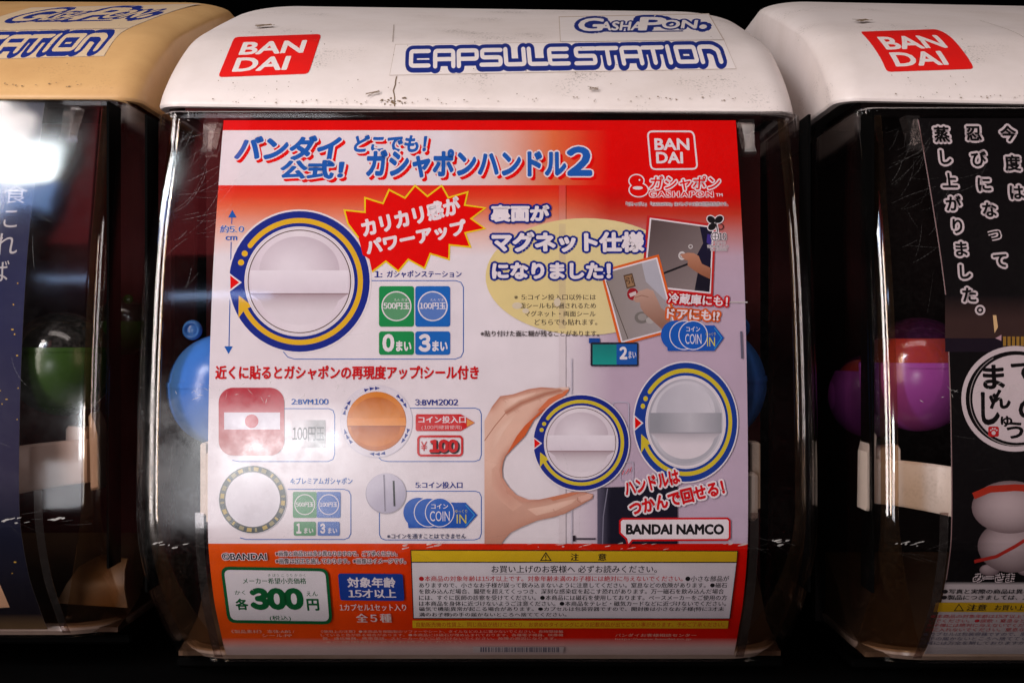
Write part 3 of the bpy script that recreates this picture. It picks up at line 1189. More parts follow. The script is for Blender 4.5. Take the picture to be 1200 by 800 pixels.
def make_machine(name, loc, label, seed, old=False, roll=0.8, brackets='slim', lid_shift=0.0, src=None):
    t = empty(name, loc)
    setobj(t, label, 'capsule machine', 'capsule machines standing in a row')
    make_cover(t, seed)
    if src is None:
        lid, pivot = make_lid(t, {'lid': M['lid']}, roll)
        make_decals(lid, pivot, roll)
    else:
        lid = src.copy(); COL.objects.link(lid); lid.parent = t
        for ch in src.children:
            c = ch.copy(); COL.objects.link(c); c.parent = lid
            if old:
                for sl in c.material_slots:
                    mat = sl.material
                    sl.link = 'OBJECT'
                    sl.material = M['decal_old'] if mat == M['decal'] else mat
        if old:
            lid.material_slots[0].link = 'OBJECT'
            lid.material_slots[0].material = M['lid_old']
            lid['label'] = 'yellowed tan lid'
        lid.rotation_euler = (0, math.radians(roll), 0)
        lid.location.x += lid_shift * S
    # clear flange tucked under the lid, with its little pegs
    V, F = join(loft([(398, 92, 20, 277.5), (399, 91, 20, 283), (396, 97, 22, 287), (394, 150, 22, 289), (394, 150, 22, 284), (392, 104, 20, 281), (391, 100, 18, 277.5)], 290, close_back=False)[:2])
    o = link_mesh('cover_flange', V, F, M['cover_clean'], t, smooth=35)
    for xc in (-333, 333):
        V, F = peg(xc)
        link_mesh('peg', V, F, M['thick'], t)
    # strips that hold the poster down near its foot
    s = Surf(FRONT)
    for sg in (-1, 1):
        V, F = [], []
        ys = [600 + 6 * i for i in range(29)]
        for y in ys:
            d, z, nd, nz = s.at(min(y, 769))
            for x, h in ((320, 0.9), (330, 0.9), (330, 2.0), (320, 2.0)):
                V.append((sg * x, d + nd * h, z + nz * h + BASE))
        for j in range(len(ys) - 1):
            for i in range(4):
                a, b = 4 * j + i, 4 * j + (i + 1) % 4
                F.append((a, b, b + 4, a + 4) if sg > 0 else (a + 4, b + 4, b, a))
        link_mesh('poster_holder', V, F, M['thick'], t)
    # rim coloured pale like the reflections in the cover's thick bottom edge
    lv = []
    for wd, d, z in ((382, 112, -399), (385, 107, -393), (386, 108, -387), (378, 120, -386), (376, 126, -396)):
        lv.append((wd, d, 74, z))
    V, F, n = loft(lv, 330, close_back=False)
    link_mesh('rim', V, F, M['rim'], t, smooth=40)
    # curved clear strips added behind the cover's front corners, for doubled amber glints
    lv = cover_levels(-8.0, 14)
    for sg in (-1, 1):
        V, F = [], []
        na = 12
        for wd, d, r, z in lv:
            for ins in (0.0, 2.5):
                for i in range(na + 1):
                    a = math.pi / 2 * i / na
                    q = r - ins
                    V.append((sg * (wd - r + q * math.cos(a)), d + r - q * math.sin(a), z + BASE))
        row = 2 * (na + 1)
        for j in range(len(lv) - 1):
            for i in range(na):
                a, b_ = j * row + i, (j + 1) * row + i
                F.append((a, a + 1, b_ + 1, b_))
                F.append((a + na + 1, b_ + na + 1, b_ + na + 2, a + na + 2))
            for i in (0, na):
                a, b_ = j * row + i, (j + 1) * row + i
                F.append((a, b_, b_ + na + 1, a + na + 1))
        fix_normals(link_mesh('glint_strip', V, F, M['amber'], t, smooth=40))
    # dark strips added inside the side walls, for the blackness of refracting corners
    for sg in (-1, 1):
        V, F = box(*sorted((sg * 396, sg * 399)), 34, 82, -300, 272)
        link_mesh('refraction_strip', V, F, M['black'], t)
    # dark inside
    V, F = join(box(-396, 396, 330, 350, -398, 300), box(-380, 380, 150, 330, 296, 306), box(-150, 150, 180, 330, -300, 296, 6))
    link_mesh('inner_case', V, F, M['case_dark' if brackets == 'one' else 'case'], t)
    V, F = [], []
    for d, z in ((124, -392), (170, -384), (220, -372), (255, -340), (329, -300), (329, -396), (124, -398)):
        V += [(-382, d, z + BASE), (382, d, z + BASE)]
    for i in range(7):
        a, b = 2 * i, 2 * ((i + 1) % 7)
        F.append((a, a + 1, b + 1, b))
    F += [(0, 2, 4, 6, 8, 10, 12), (13, 11, 9, 7, 5, 3, 1)]
    o = fix_normals(link_mesh('tray', V, F, M['case_low'], t, smooth=50))
    V, F = join(box(-392, 392, 150, 900, -420, -408, 3), box(-385, 385, 351, 890, -407, 290))
    link_mesh('body', V, F, M['black'], t)  # body coloured near-black for the shadow it stands in
    if brackets != 'slim':
        sg = -1 if brackets == 'one' else 1
        V, F = [], []
        rows = ((-398, -318, 108, -372), (-392, -306, 92, -352), (-382, -300, 96, -330), (-374, -330, 110, -314)) if sg < 0 else ((-396, -300, 120, -366), (-394, -316, 112, -340), (-392, -330, 120, -318), (-390, -352, 140, -306))
        for a, b_, d, z in rows:
            V += [(-sg * a, d, z + BASE), (-sg * b_, d + 10, z + 4 + BASE), (-sg * b_, d + 15, z + 4 + BASE), (-sg * a, d + 5, z + BASE)]
        for q in range(3):
            for i in range(4):
                a, b_ = 4 * q + i, 4 * q + (i + 1) % 4
                F.append((a, b_, b_ + 4, a + 4))
        F += [(0, 1, 2, 3), (15, 14, 13, 12)]
        fix_normals(link_mesh('chute_flap', [(-x, d, z) for x, d, z in V] if sg < 0 else V, F, M['cream' if sg < 0 else 'tan'], t, smooth=60))
    if brackets == 'slim':
        V, F = join(box(-327, -319, 30, 58, -134, -120, 1.5), box(-331, -322, 26, 60, -207, -121, 2), box(-323, -313, 22, 40, -216, -132, 2))
        link_mesh('bracket', V, F, M['bracket'], t)
        V, F = join(box(322, 334, 22, 42, -214, -156, 4), box(330, 342, 50, 80, -204, -122, 2))
        link_mesh('bracket', V, F, M['bracket'], t)
    else:
        for sg in ((-1,) if brackets == 'one' else (1,)):
            V, F = full_bracket(-sg if sg < 0 else -1)
            if sg > 0: V = [(x - 20, d, z) for x, d, z in V]
            fix_normals(link_mesh('bracket', V, F, M['bracket' if sg < 0 else 'bracket_dim'], t, smooth=40))
    return t, lid


X_MID, X_LEFT, X_RIGHT = -41, -893, 826
G = {}
mid, lid0 = make_machine('capsule_machine', (X_MID * S, 0, 0),
                         'white-lidded capsule machine holding the red and white poster, with blue capsules inside', 11)
lft, _ = make_machine('capsule_machine', (X_LEFT * S, 35 * S, 22 * S),
                      'capsule machine with a yellowed tan lid and a dark navy poster', 12, old=True, roll=0.3, brackets='mirror', src=lid0)
rgt, _ = make_machine('capsule_machine', (X_RIGHT * S, -15 * S, 2 * S),
                      'white-lidded capsule machine holding the black poster, with purple capsules inside', 13, roll=1.1, brackets='one', src=lid0)


# ------------------------------------------------------------------ capsules inside the machines
def ball(r, a0, a1, n=40, m=20):
    """part of a sphere between two latitudes in degrees"""
    V, F = [], []
    for j in range(m + 1):
        a = math.radians(a0 + (a1 - a0) * j / m)
        for i in range(n):
            b = 2 * math.pi * i / n
            V.append((r * math.cos(a) * math.cos(b), r * math.cos(a) * math.sin(b), r * math.sin(a)))
    for j in range(m):
        for i in range(n):
            F.append((j * n + i, j * n + (i + 1) % n, (j + 1) * n + (i + 1) % n, (j + 1) * n + i))
    return V, F


def make_capsule(base, loc, r, label, body, dome, lug, leaflet=False, split=8):
    mm = base
    ml = mm.location
    t = empty('capsule', (ml.x + loc[0] * S, ml.y + loc[1] * S, ml.z + (loc[2] + BASE - r) * S))
    setobj(t, label, 'capsule', 'toy capsules inside the machines')
    up = (0, 0, r * S)
    V, F = ball(r, -90, split)
    V2, F2 = ball(r * 1.012, split - 5, split)
    link_mesh('shell', *join((V, F), (V2, F2)), body, t, smooth=60, loc=up)
    V, F = ball(r * 0.99, split, 90)
    link_mesh('dome', V, F, dome, t, smooth=60, loc=up)
    # lug with a hole, at the joint
    lx, lz = lug
    V, F = [], []
    ly = -math.sqrt(r * r - lx * lx - lz * lz) if lx * lx + lz * lz < r * r else -r * 0.2
    R, q = r * 0.13, r * 0.05
    for i in range(20):
        a = 2 * math.pi * i / 20
        for j in range(8):
            b = 2 * math.pi * j / 8
            rr = R + q * math.cos(b)
            V.append((lx + rr * math.cos(a), ly + q * 1.6 * math.sin(b), lz + rr * math.sin(a)))
    for i in range(20):
        for j in range(8):
            F.append((i * 8 + j, ((i + 1) % 20) * 8 + j, ((i + 1) % 20) * 8 + (j + 1) % 8, i * 8 + (j + 1) % 8))
    Vb, Fb = ball(R * 0.95, -90, 90, 16, 8)
    Vb = [(x + lx, y * 0.5 + ly, z + lz) for x, y, z in Vb]
    fix_normals(link_mesh('lug', *join((V, F), (Vb, Fb)), body, t, smooth=60, loc=up))
    if leaflet:
        V, F = ball(r * 0.93, split - 3, max(40, split + 30), 40, 10)
        V = [(x, y, z * 1.0) for x, y, z in V]
        b = len(V)
        F.append(tuple(range(len(V) - 40, len(V))))
        lf = link_mesh('leaflet', V, F, M['orange_paper'], t, smooth=50, loc=up)
    return t


make_capsule(mid, (-317, 92, -60), 70, 'blue capsule beside the edge of the red and white poster, near the knob picture', M['blue_cap'], M['blue_cap'], (-36, 74))
make_capsule(mid, (296, 190, -56), 80, 'dark blue capsule half hidden by the poster next to the printed coin slot', M['blue_cap'], M['blue_cap'], (42, 74))
make_capsule(rgt, (-329, 84, -42), 70, 'purple capsule with an orange leaflet under its clear dome', M['purple_cap'], M['purple_dome'], (28, 8), True, 12)
make_capsule(rgt, (-349, 217, -74), 56, 'added purple capsule as the refracted image of the one with the orange leaflet', M['purple_cap'], M['purple_dome'], (10, 38), True, 36)  # added capsule, in place of a refracted image in the side wall
make_capsule(lft, (322, 90, -50), 66, 'green capsule behind the clear cover beside the navy poster', M['green_cap'], M['green_dome'], (-54, 14), False, 18)
make_capsule(lft, (352, 250, 0), 40, 'small green capsule deep in the yellowed machine', M['green_cap'], M['green_dome'], (10, 36))

# ------------------------------------------------------------------ wall behind the row
V, F = box(-2600, 2600, 1010, 1030, -BASE, 2200)
setobj(link_mesh('wall', V, F, M['wall']), kind='structure')
V, F = box(-2600, 2600, -300, 1010, -BASE - 40, -BASE - 1)
setobj(link_mesh('counter', V, F, M['black']), 'black counter under the row of capsule machines', 'counter')

# ------------------------------------------------------------------ poster in the middle machine
def c8(r, g, b):
    return lin((r, g, b))


WHITE = (0.75, 0.685, 0.725)
PALE = (0.66, 0.62, 0.70)
RED = (0.72, 0.0006, 0.0003)
CRIM = (0.58, 0.006, 0.010)
ORANGE = (0.72, 0.13, 0.03)
BLUE = (0.012, 0.10, 0.42)
NAVY = (0.010, 0.022, 0.23)
YEL = (0.78, 0.52, 0.02)
GREEN = (0.012, 0.22, 0.06)
DKGREEN = (0.006, 0.10, 0.03)
BLACK = (0.012, 0.010, 0.012)


def grad(stops):
    def f(v):
        if v <= stops[0][0]: return stops[0][1]
        for (a, ca), (b, cb) in zip(stops, stops[1:]):
            if v <= b: return mix(ca, cb, (v - a) / (b - a))
        return stops[-1][1]
    return f


def make_main_poster():
    s = Surf(FRONT, X_MID, 0, 0, -1.5)
    s.cuts = cut_lines(140, 769)
    t = empty('poster', (X_MID * S, 0, 0))
    setobj(t, 'red and white advertising poster for toy knobs, curved behind the clear cover', 'poster', 'posters inside the machines')
    XL = lambda y: 600 - 357 * s.kk(y)
    XR = lambda y: 600 + 277 * s.kk(y)
    head = grad([(255, WHITE), (520, WHITE), (585, (0.72, .50, .45)), (640, (0.70, .17, .06)), (700, RED), (900, RED)])
    body_l = grad([(217, (0.70, .015, .006)), (228, (0.70, .04, .012)), (246, (0.70, .16, .07)), (272, (0.73, .45, .38)), (300, WHITE), (640, WHITE)])
    body_r = grad([(217, RED), (236, (0.55, .004, .002)), (255, (0.52, .05, .025)), (275, (0.50, .20, .20)), (300, (0.50, .36, .45)), (330, (.49, .37, .47)), (640, (0.49, .38, .49))])
    foot = grad([(250, (0.74, .085, .004)), (420, (0.74, .055, .003)), (560, (0.66, .016, .002)), (880, (0.52, .003, .001))])

    def base(x, y):
        if y < 152.2: return RED
        if y < 216.5: return head(x)
        if y < 637:
            return mix(body_l(y), body_r(y), (x - 655) / 60)
        if y < 749: return foot(x)
        return mix(foot(x), (0.66, .48, .46), (y - 748) / 12)  # pinkish foot paints in the reflection at the cover's bottom edge
    s.crease(s.cuts + [152, 152.4, 216.4, 216.8, 636.8, 637.2])
    sheet(s, 140.5, 768, XL, XR, base, 'paper', t, 28)
    P = Print(s, s.cuts)

    # ---- heading
    P.part('heading')
    wo = [(1.7, WHITE)]
    sh = (3.6, 3.6, RED, 0.9)
    P.text('バンダイ', (276, 158, 399, 188), BLUE, .05, 0, wo, sh, 0.12)
    P.text('公式！', (328, 187, 403, 209.5), BLUE, .05, 0, wo, sh, 0.1)
    P.text('どこでも！', (415, 157.5, 500, 178), BLUE, .045, 0, wo, sh, 0.1)
    P.text('ガシャポンハンドル', (429, 174, 664, 208), BLUE, .05, 0, wo, sh)
    P.text('2', (664, 171, 694, 206), BLUE, .05, 0, wo, sh)
    # ---- emblem and logo
    P.part('maker_emblem')
    q = [(759, 153.5), (813, 153.5), (817.5, 197.5), (763, 198)]
    P.add(stroke(quad_rr(q, 6), 2.0, True), WHITE)
    P.text('BAN', (767, 161.5, 808, 175.5), WHITE, .03)
    P.text('DAI', (769, 177.5, 800.5, 191), WHITE, .03)
    P.part('toy_logo')
    P.add(poly(ell_pts(746, 211.5, 9.6, 8.2)), WHITE); P.add(poly(ell_pts(748.5, 222, 12, 9)), WHITE)
    P.add(poly(ell_pts(746, 211.5, 8.2, 6.8)), RED); P.add(poly(ell_pts(748.5, 222, 10.6, 7.6)), RED)
    P.add(disc(749.5, 210.5, 1.1), WHITE); P.add(disc(747.5, 219.8, 6, 2.0), WHITE)
    P.text('ガシャポン', (762, 205.5, 844, 222.5), RED, .02, 0, [(1.7, WHITE)], slant=.12)
    P.text('GASHAPON', (761, 224, 836, 230.5), RED, .03, 0, [(1.4, WHITE)], space=1.25)
    P.text('TM', (839, 226, 847, 230), WHITE, .03)
    P.text('「ガシャポン」「GASHAPON」はバンダイの日本国登録商標です。', (734, 236.5, 853, 241), (.05, .01, .01), .012, 0, [(0.9, WHITE)])

    # ---- knob pictures
    def edge_shade(pts, dark, light, reach, warm=None):
        seg = [(pts[i - 1], pts[i]) for i in range(len(pts))]

        def f(x, y):
            best = 1e9
            for a, b in seg:
                dx, dy = b[0] - a[0], b[1] - a[1]
                l = dx * dx + dy * dy
                t = max(0, min(1, ((x - a[0]) * dx + (y - a[1]) * dy) / l)) if l else 0
                q = (x - a[0] - dx * t) ** 2 + (y - a[1] - dy * t) ** 2
                if q < best: best = q
            t = min(1, math.sqrt(best) / reach)
            c = mix(dark, light, t * (2 - t))
            return mix(c, warm, max(0, min(1, (y - 545) / 90))) if warm else c
        return f

    def fine(tris, g):
        x0, y0, x1, y1 = bbox(tris)
        tris = clip(tris, [x0 + g * i for i in range(1, int((x1 - x0) / g) + 1)], 0)
        return clip(tris, [y0 + g * i for i in range(1, int((y1 - y0) / g) + 1)], 1)

    def knob(cx, cy, R, part, asp=1.0, ring=WHITE, blue=NAVY, face=None, slot=True, raised=False):
        P.part(part)
        k = R / 84.0
        A = lambda r0, r1, a0=0, a1=360, n=64: arc(cx, cy, r0 * k, r1 * k, a0, a1, n, asp)
        E = lambda r, n=64: disc(cx, cy, r * k, r * k * asp, n)
        P.add(E(84.5), WHITE)
        P.add(E(82.5), blue)
        yel = (0.72, .42, .02) if R > 80 else (.62, .48, .03)
        P.add(A(68.5, 74.5, -157, 144, 80), yel)
        P.add(disc(cx - 71.5 * k * math.cos(math.radians(36)), cy - 71.5 * k * asp * math.sin(math.radians(36)), 3 * k, 3 * k * asp, 12), yel)
        for a in (153, 162):
            P.add(disc(cx + 72 * k * math.cos(math.radians(a)), cy - 72 * k * asp * math.sin(math.radians(a)), 3.6 * k, 3.6 * k * asp, 16), yel)
        pt = lambda r, a: (cx + r * k * math.cos(math.radians(a)), cy - r * k * asp * math.sin(math.radians(a)))
        P.add(poly([pt(73, 193), pt(83.5, 211), pt(72, 207), pt(62, 208)]), yel)
        P.add(poly([pt(83.2, 173), pt(67.5, 181), pt(83.2, 188.5)]), WHITE)
        P.add(poly([pt(81.5, 175), pt(70.5, 181), pt(81.5, 186.5)]), RED)
        P.add(E(64.5), WHITE)
        P.add(E(63.2), (.60, .54, .62))
        P.add(E(62.3), WHITE)
        if raised:
            P.add(E(60.5), lambda x, y: mix((.34, .33, .38), (.60, .57, .63), (x - cx + R) / (2 * R)), 6)
            P.add(E(57), lambda x, y: mix((.60, .57, .63), (.42, .41, .46), ((x - cx) + (y - cy)) / (1.2 * R) + .4), 6)
        else:
            P.add(A(59.6, 60.8), (.10, .06, .05))
            P.add(E(59.6), lambda x, y: mix((.76, .69, .74), (.66, .57, .64), abs(x - cx) / (60 * k)), 6)
        # the grip across
        g = grad([(-1, (.67, .58, .65)), (-.35, (.70, .62, .68)), (-.15, (.73, .66, .72)), (1, (.73, .66, .72))])
        half = lambda yo, r=59.2: math.sqrt(max(0, r * r - yo * yo)) * k
        up = [(-half(-13), cy - 13 * k * asp), (half(-13), cy - 13 * k * asp), (half(14), cy + 14 * k * asp), (-half(14), cy + 14 * k * asp)]
        up = [(cx + x, y) for x, y in up]
        bar = (.70, .62, .69) if not raised else (.40, .40, .44)
        # upper dish of the knob, a soft arch
        dish = ell_pts(cx, cy - 13 * k * asp, 47 * k, 40 * k * asp, 30, 0, 180)
        P.add(poly(dish), lambda x, y: mix((.52, .43, .49), (.75, .68, .74), 1.25 - math.hypot(x - cx + 6 * k, (y - cy + 14 * k) * 1.15) / (42 * k) * .9) if not raised else mix((.48, .46, .52), (.62, .59, .65), (x - cx) / (80 * k) + .5), 5)
        P.add(poly(up), lambda x, y: mix(mix(bar, (.80, .74, .80), .8), bar, (y - cy + 13 * k) / (27 * k)) if not raised else mix((.52, .50, .55), (.30, .30, .34), abs(x - cx - 8 * k) / (52 * k)), 5)
        low = [(cx - half(14.3), cy + 14.3 * k * asp)] + [(cx + half(14.3), cy + 14.3 * k * asp)] + \
              [(cx + 46 * k * math.cos(a), cy + (17 + 34 * math.sin(a)) * k * asp) for a in [math.pi * i / 18 for i in range(1, 18)]]
        dk = (.34, .24, .27) if not raised else (.26, .25, .29)
        P.add(poly(low), lambda x, y: mix(dk, (.70, .63, .68), ((y - cy - 14 * k) / (22 * k)) ** .6 if y > cy + 14 * k else 0), 4)
        P.add(stroke([(cx - half(14.5), cy + 14.5 * k * asp), (cx + half(14.5), cy + 14.5 * k * asp)], 1.1 * k + .3), (.30, .20, .22) if not raised else (.3, .29, .33))

    # ---- size arrow
    P.part('size_arrow')
    P.add(stroke([(271.6, 250), (271.2, 262)], 1.0), BLUE); P.add(stroke([(270.6, 283), (268, 408)], 1.0), BLUE)
    P.add(poly([(272, 245.5), (277, 254.5), (267, 254.5)]), BLUE); P.add(poly([(267.5, 414.5), (272.5, 405.5), (262.5, 405.5)]), BLUE)
    P.text('約5.0', (257.5, 263.5, 286, 272.5), BLUE, .035, 0, [(.8, (.72, .6, .6))]); P.text('cm', (264, 276, 278, 281.5), BLUE, .035)
    # ---- boxes with thin blue rules
    P.part('rule_frame')
    LB = (.02, .12, .45)
    def frame(pts, w=0.9): P.add(stroke(pts, w), LB)
    frame([(430, 328.5), (534, 328.5), (540, 330.5), (543, 336), (543, 412), (540, 418), (533, 420.5), (345, 420.5), (337, 418), (331, 411)])
    frame([(333, 478.5), (385, 478.5), (390, 480.5), (392, 486), (392, 532), (390, 538), (384, 540.5), (280, 540.5), (272, 539)])
    frame([(470, 478), (557, 478), (562, 480), (564, 485), (564, 533), (562, 538.5), (556, 540.5), (455, 540.5), (447, 539), (443, 535)])
    frame([(337, 573), (403, 573), (408.5, 575), (411, 580), (411, 625), (408.5, 630), (403, 632), (288, 632), (281, 630)])
    frame([(474, 575.3), (557, 575.3), (562, 577), (564, 582), (564, 625), (562, 630.5), (556, 632.5), (451, 632.5), (446.5, 630.5), (444.5, 626), (444.5, 600)])
    knob(350.7, 329.5, 84, 'knob_picture')
    # ---- burst
    P.part('burst')
    st = [(20, 275), (165, 290), (165, 188), (292, 228), (335, 132), (447, 190), (518, 102), (605, 178), (705, 102), (752, 188), (888, 148), (868, 240), (1012, 260), (912, 335), (1010, 405), (870, 435), (908, 535), (760, 520), (757, 622), (625, 582), (585, 685), (470, 622), (400, 705), (312, 635), (215, 710), (196, 620), (150, 590), (120, 470), (45, 370)]
    st = [(400 + x / 6, 200 + y / 6) for x, y in st]
    P.add(poly(st), RED)
    P.add(stroke(st[:25], 1.9), (.80, .55, .01)); P.add(stroke([st[27], st[28], st[0], st[1]], 1.9), (.80, .55, .01))
    P.text('カリカリ感が', (422, 242.5, 541, 264.5), WHITE, .055, 13.8)
    P.text('パワーアップ', (427, 268, 548, 287), WHITE, .055, 12.0)
    # ---- first product line
    P.part('product_caption')
    P.text('1:', (438.5, 317, 448, 325), NAVY, .04); P.text('ガシャポンステーション', (453, 316.5, 541, 325), NAVY, .03)
    P.text('2:BVM100', (341, 466.8, 385, 474), BLUE, .04)
    P.text('3:BVM2002', (486, 467.2, 537, 475), NAVY, .04)
    P.text('4:プレミアムガシャポン', (340, 559.2, 413, 567.6), BLUE, .03)
    P.text('5:コイン投入口', (486.5, 564, 542, 572.2), NAVY, .04)
    P.part('coin_tile')
    GT, BT = (.012, .25, .07), (.012, .13, .48)
    for x0, x1, c, tx, n in ((444, 485, GT, '500円玉', '0'), (486.5, 527.5, BT, '100円玉', '3')):
        P.add(poly(rrect_pts(x0, 335, x1, 382.5, 3)), c)
        cx = (x0 + x1) / 2
        P.add(arc(cx, 358.5, 16.2, 17.6, n=40), WHITE)
        P.add(disc(cx, 358.5, 16.2), mix(c, WHITE, .12))
        P.text(tx, (cx - 15.5, 354, cx + 15.5, 362.5), WHITE, .045)
        P.text('えん だま', (cx - 3, 349.6, cx + 13, 352.4), WHITE, .02)
        P.add(poly(rrect_pts(x0, 388, x1, 415.5, 3)), c)
        P.text(n, (x0 + 4, 391, x0 + 18, 412), WHITE, .055); P.text('まい', (x0 + 20, 399, x0 + 38, 411.5), WHITE, .045)
    for x0, x1, c, tx, n in ((343, 371, GT, '500円玉', '1'), (371, 399, BT, '100円玉', '3')):
        c = mix(c, WHITE, .16)
        P.add(poly(rrect_pts(x0, 576, x1, 606.5, 2)), c)
        cx = (x0 + x1) / 2
        P.add(arc(cx, 591, 11.2, 12.2, n=36), WHITE)
        P.text(tx, (cx - 10.5, 588, cx + 10.5, 594), WHITE, .045)
        P.add(poly(rrect_pts(x0 + 1, 611, x1 - 1, 627.5, 2)), c)
        P.text(n, (x0 + 4, 613, x0 + 10, 625), WHITE, .05); P.text('まい', (x0 + 13, 618, x0 + 24, 625), WHITE, .04)
    # ---- red slogan
    P.part('slogan')
    P.text('近くに貼るとガシャポンの再現度アップ!シール付き', (252, 428, 561, 444.5), CRIM, .035)
    # ---- small product pictures
    P.part('red_square_picture')
    P.add(poly(rrect_pts(256, 454, 333, 533.5, 17, 8)), lambda x, y: mix((.46, .035, .055), (.52, .25, .24), (y - 470) / 75), 10)  # pales downward, with the glare on the cover painted in
    P.add(rect(262.5, 483, 328, 503), PALE)
    P.add(disc(294.7, 493.3, 8), (.50, .06, .08))
    P.part('coin_label_picture')
    P.add(rect(342, 492, 381, 524), lambda x, y: mix((.70, .66, .70), (.36, .35, .36), (x - 355) / 14), 4)
    P.text('100円玉', (342.5, 500, 380, 516.5), (.09, .085, .09), .015)
    P.part('orange_knob_picture')
    P.add(disc(441, 493.5, 42.5), (.62, .58, .68)); P.add(disc(441, 493.3, 41.8), (.70, .65, .72))
    P.add(disc(441.2, 493.6, 35), (.40, .12, .02))
    P.add(disc(441, 493, 34.2), lambda x, y: mix((.66, .21, .02), (.55, .15, .012), (y - 470) / 50), 5)
    P.add(poly(ell_pts(441, 489, 28, 24, 24, 0, 180)), lambda x, y: mix((.50, .13, .012), (.68, .24, .03), (y - 465) / 26), 5)
    P.add(poly([(440 + 29 * math.cos(a), 499 + 24 * math.sin(a)) for a in [math.pi * i / 20 for i in range(21)]]), lambda x, y: mix((.42, .10, .01), (.64, .20, .02), (y - 499) / 20), 5)
    P.add(poly([(407, 489.5), (475, 489.5), (476, 498.5), (407, 498.5)]), (.74, .27, .045))
    P.add(stroke([(407.5, 499.2), (475.5, 499.2)], 1.3), (.34, .08, .01))
    for a in (98, 38, -27, -88, 208, 155):
        for j in (-1, 0, 1):
            b = math.radians(a - j * 9.5)
            r = 38.6
            x, y = 441 + r * math.cos(b), 493.3 - r * math.sin(b)
            tx, ty = math.sin(b), math.cos(b)
            P.add(poly([(x + 3.6 * tx, y + 3.6 * ty), (x - 2.6 * tx + 2.1 * math.cos(b), y - 2.6 * ty - 2.1 * math.sin(b)), (x - 2.6 * tx - 2.1 * math.cos(b), y - 2.6 * ty + 2.1 * math.sin(b))]), NAVY)
    P.part('coin_sign')
    P.add(poly([(488.5, 485), (540, 485), (556.5, 495), (540, 504.8), (488.5, 504.8), (487, 503), (487, 487)]), CRIM)
    P.add(poly([(547, 490.5), (556, 495), (547, 500)]), (.70, .28, .06))
    P.text('コイン投入口', (490, 487, 546, 495.8), WHITE, .04); P.text('(100円硬貨使用)', (494, 498, 541, 503.6), (.7, .5, .5), .0)
    P.add(stroke(rrect_pts(490, 511, 541.5, 533.5, 4), 2.6, True), CRIM)
    P.text('¥', (493, 517, 500.5, 528), CRIM, .0); P.text('100', (503, 514.5, 537, 530), CRIM, .07, 0, None, (1.3, 1.2, BLACK, .5))
    P.part('ring_picture')
    P.add(disc(296, 585, 40), (.66, .64, .68))
    P.add(disc(296, 585, 39.5), lambda x, y: mix((.10, .11, .10), (.035, .045, .05), abs(y - 575) / 40), 4)
    for i in range(24):
        a = i * 15 + 4
        P.add(arc(296, 585, 33.6, 38, a, a + (9 if i % 3 else 4), 3), (.46, .33, .08) if i % 2 else (.30, .25, .12))
    P.add(disc(296, 585, 32.8), (.72, .68, .73)); P.add(arc(296, 585, 32, 32.8), (.16, .15, .15))
    P.add(disc(296, 585, 31), lambda x, y: mix((.74, .70, .75), (.66, .62, .68), (y - 560) / 50), 6)
    P.part('coin_slot_picture')
    P.add(disc(452.2, 578, 23.8), (.38, .35, .42)); P.add(disc(452, 577.3, 23), lambda x, y: mix((.58, .54, .64), (.42, .39, .50), (x + y - 1010) / 45), 5)
    P.add(stroke([(450, 556), (451.5, 599)], 2.4), (.35, .32, .40)); P.add(stroke([(449.8, 556), (451.3, 599)], 0.8), (.14, .12, .16))
    P.add(stroke([(461.2, 563), (462.3, 593)], 2.4), BLACK)

    def coin_icon(x0, y0, x1, y1, part):
        P.part(part)
        X = lambda u: x0 + (x1 - x0) * u
        Y = lambda v: y0 + (y1 - y0) * v
        B2 = (.012, .085, .42)
        P.add(poly([(X(.12), Y(.12)), (X(.84), Y(.12)), (X(1.0), Y(.55)), (X(.84), Y(1.0)), (X(.07), Y(1.0)), (X(.06), Y(.8))]), B2)
        r = (y1 - y0) * .49
        for i, u in enumerate((.20, .34, .49)):
            P.add(disc(X(u), Y(.46), r + .6), WHITE if i else B2); P.add(disc(X(u), Y(.46), r - .4), (.012, .10, .46))
        P.text('コイン', (X(.375), Y(.16), X(.605), Y(.34)), WHITE, .03)
        P.text('COIN', (X(.36), Y(.42), X(.625), Y(.76)), WHITE, -.005)
        P.text('ゆっくり', (X(.70), Y(.36), X(.86), Y(.48)), (.6, .5, .05), .0)
        P.text('IN', (X(.72), Y(.53), X(.85), Y(.84)), (.66, .55, .06), .0)
        P.add(stroke([(X(.84), Y(.20)), (X(.96), Y(.55)), (X(.84), Y(.93))], 1.0), (.03, .28, .60))
    coin_icon(472.5, 584.5, 559.5, 618.5, 'coin_icon')
    P.text('※コインを通すことはできません', (453.5, 625, 546, 631), (.02, .03, .10), .02)

    # ---- magnet text
    P.part('machine_photo')
    P.add(rect(655, 217, 663, 637), lambda x, y: mix(body_l(y), (.40, .30, .32), .22 if y > 240 else .12), 0)
    P.add(rect(669.5, 420, 671, 637), (.52, .48, .56))
    P.add(stroke([(669, 352.5), (876, 354)], 1.6), lambda x, y: (.50, .44, .44))
    P.add(stroke(rrect_pts(718, 471, 737, 520, 4), 0.9, True), (.46, .45, .56))
    P.part('ellipse')
    P.add(disc(686, 324, 117, 68.5, 64), lambda x, y: mix((.72, .58, .26), (.70, .60, .33), (x - 575) / 220), 12)
    P.add(rect(655, 262, 663, 385), (.62, .50, .28))
    P.part('small_note')
    K = (.045, .03, .03)
    P.text('※ 5:コイン投入口以外には', (602.5, 344.5, 698.5, 351.5), K, .02)
    P.text('両面シールも同梱されるため', (601.5, 354.5, 698.5, 361.5), K, .02)
    P.text('マグネット・両面シール', (614.5, 364, 698, 371), K, .02)
    P.text('どちらでも貼れます。', (626.5, 373.5, 700, 381), K, .02)
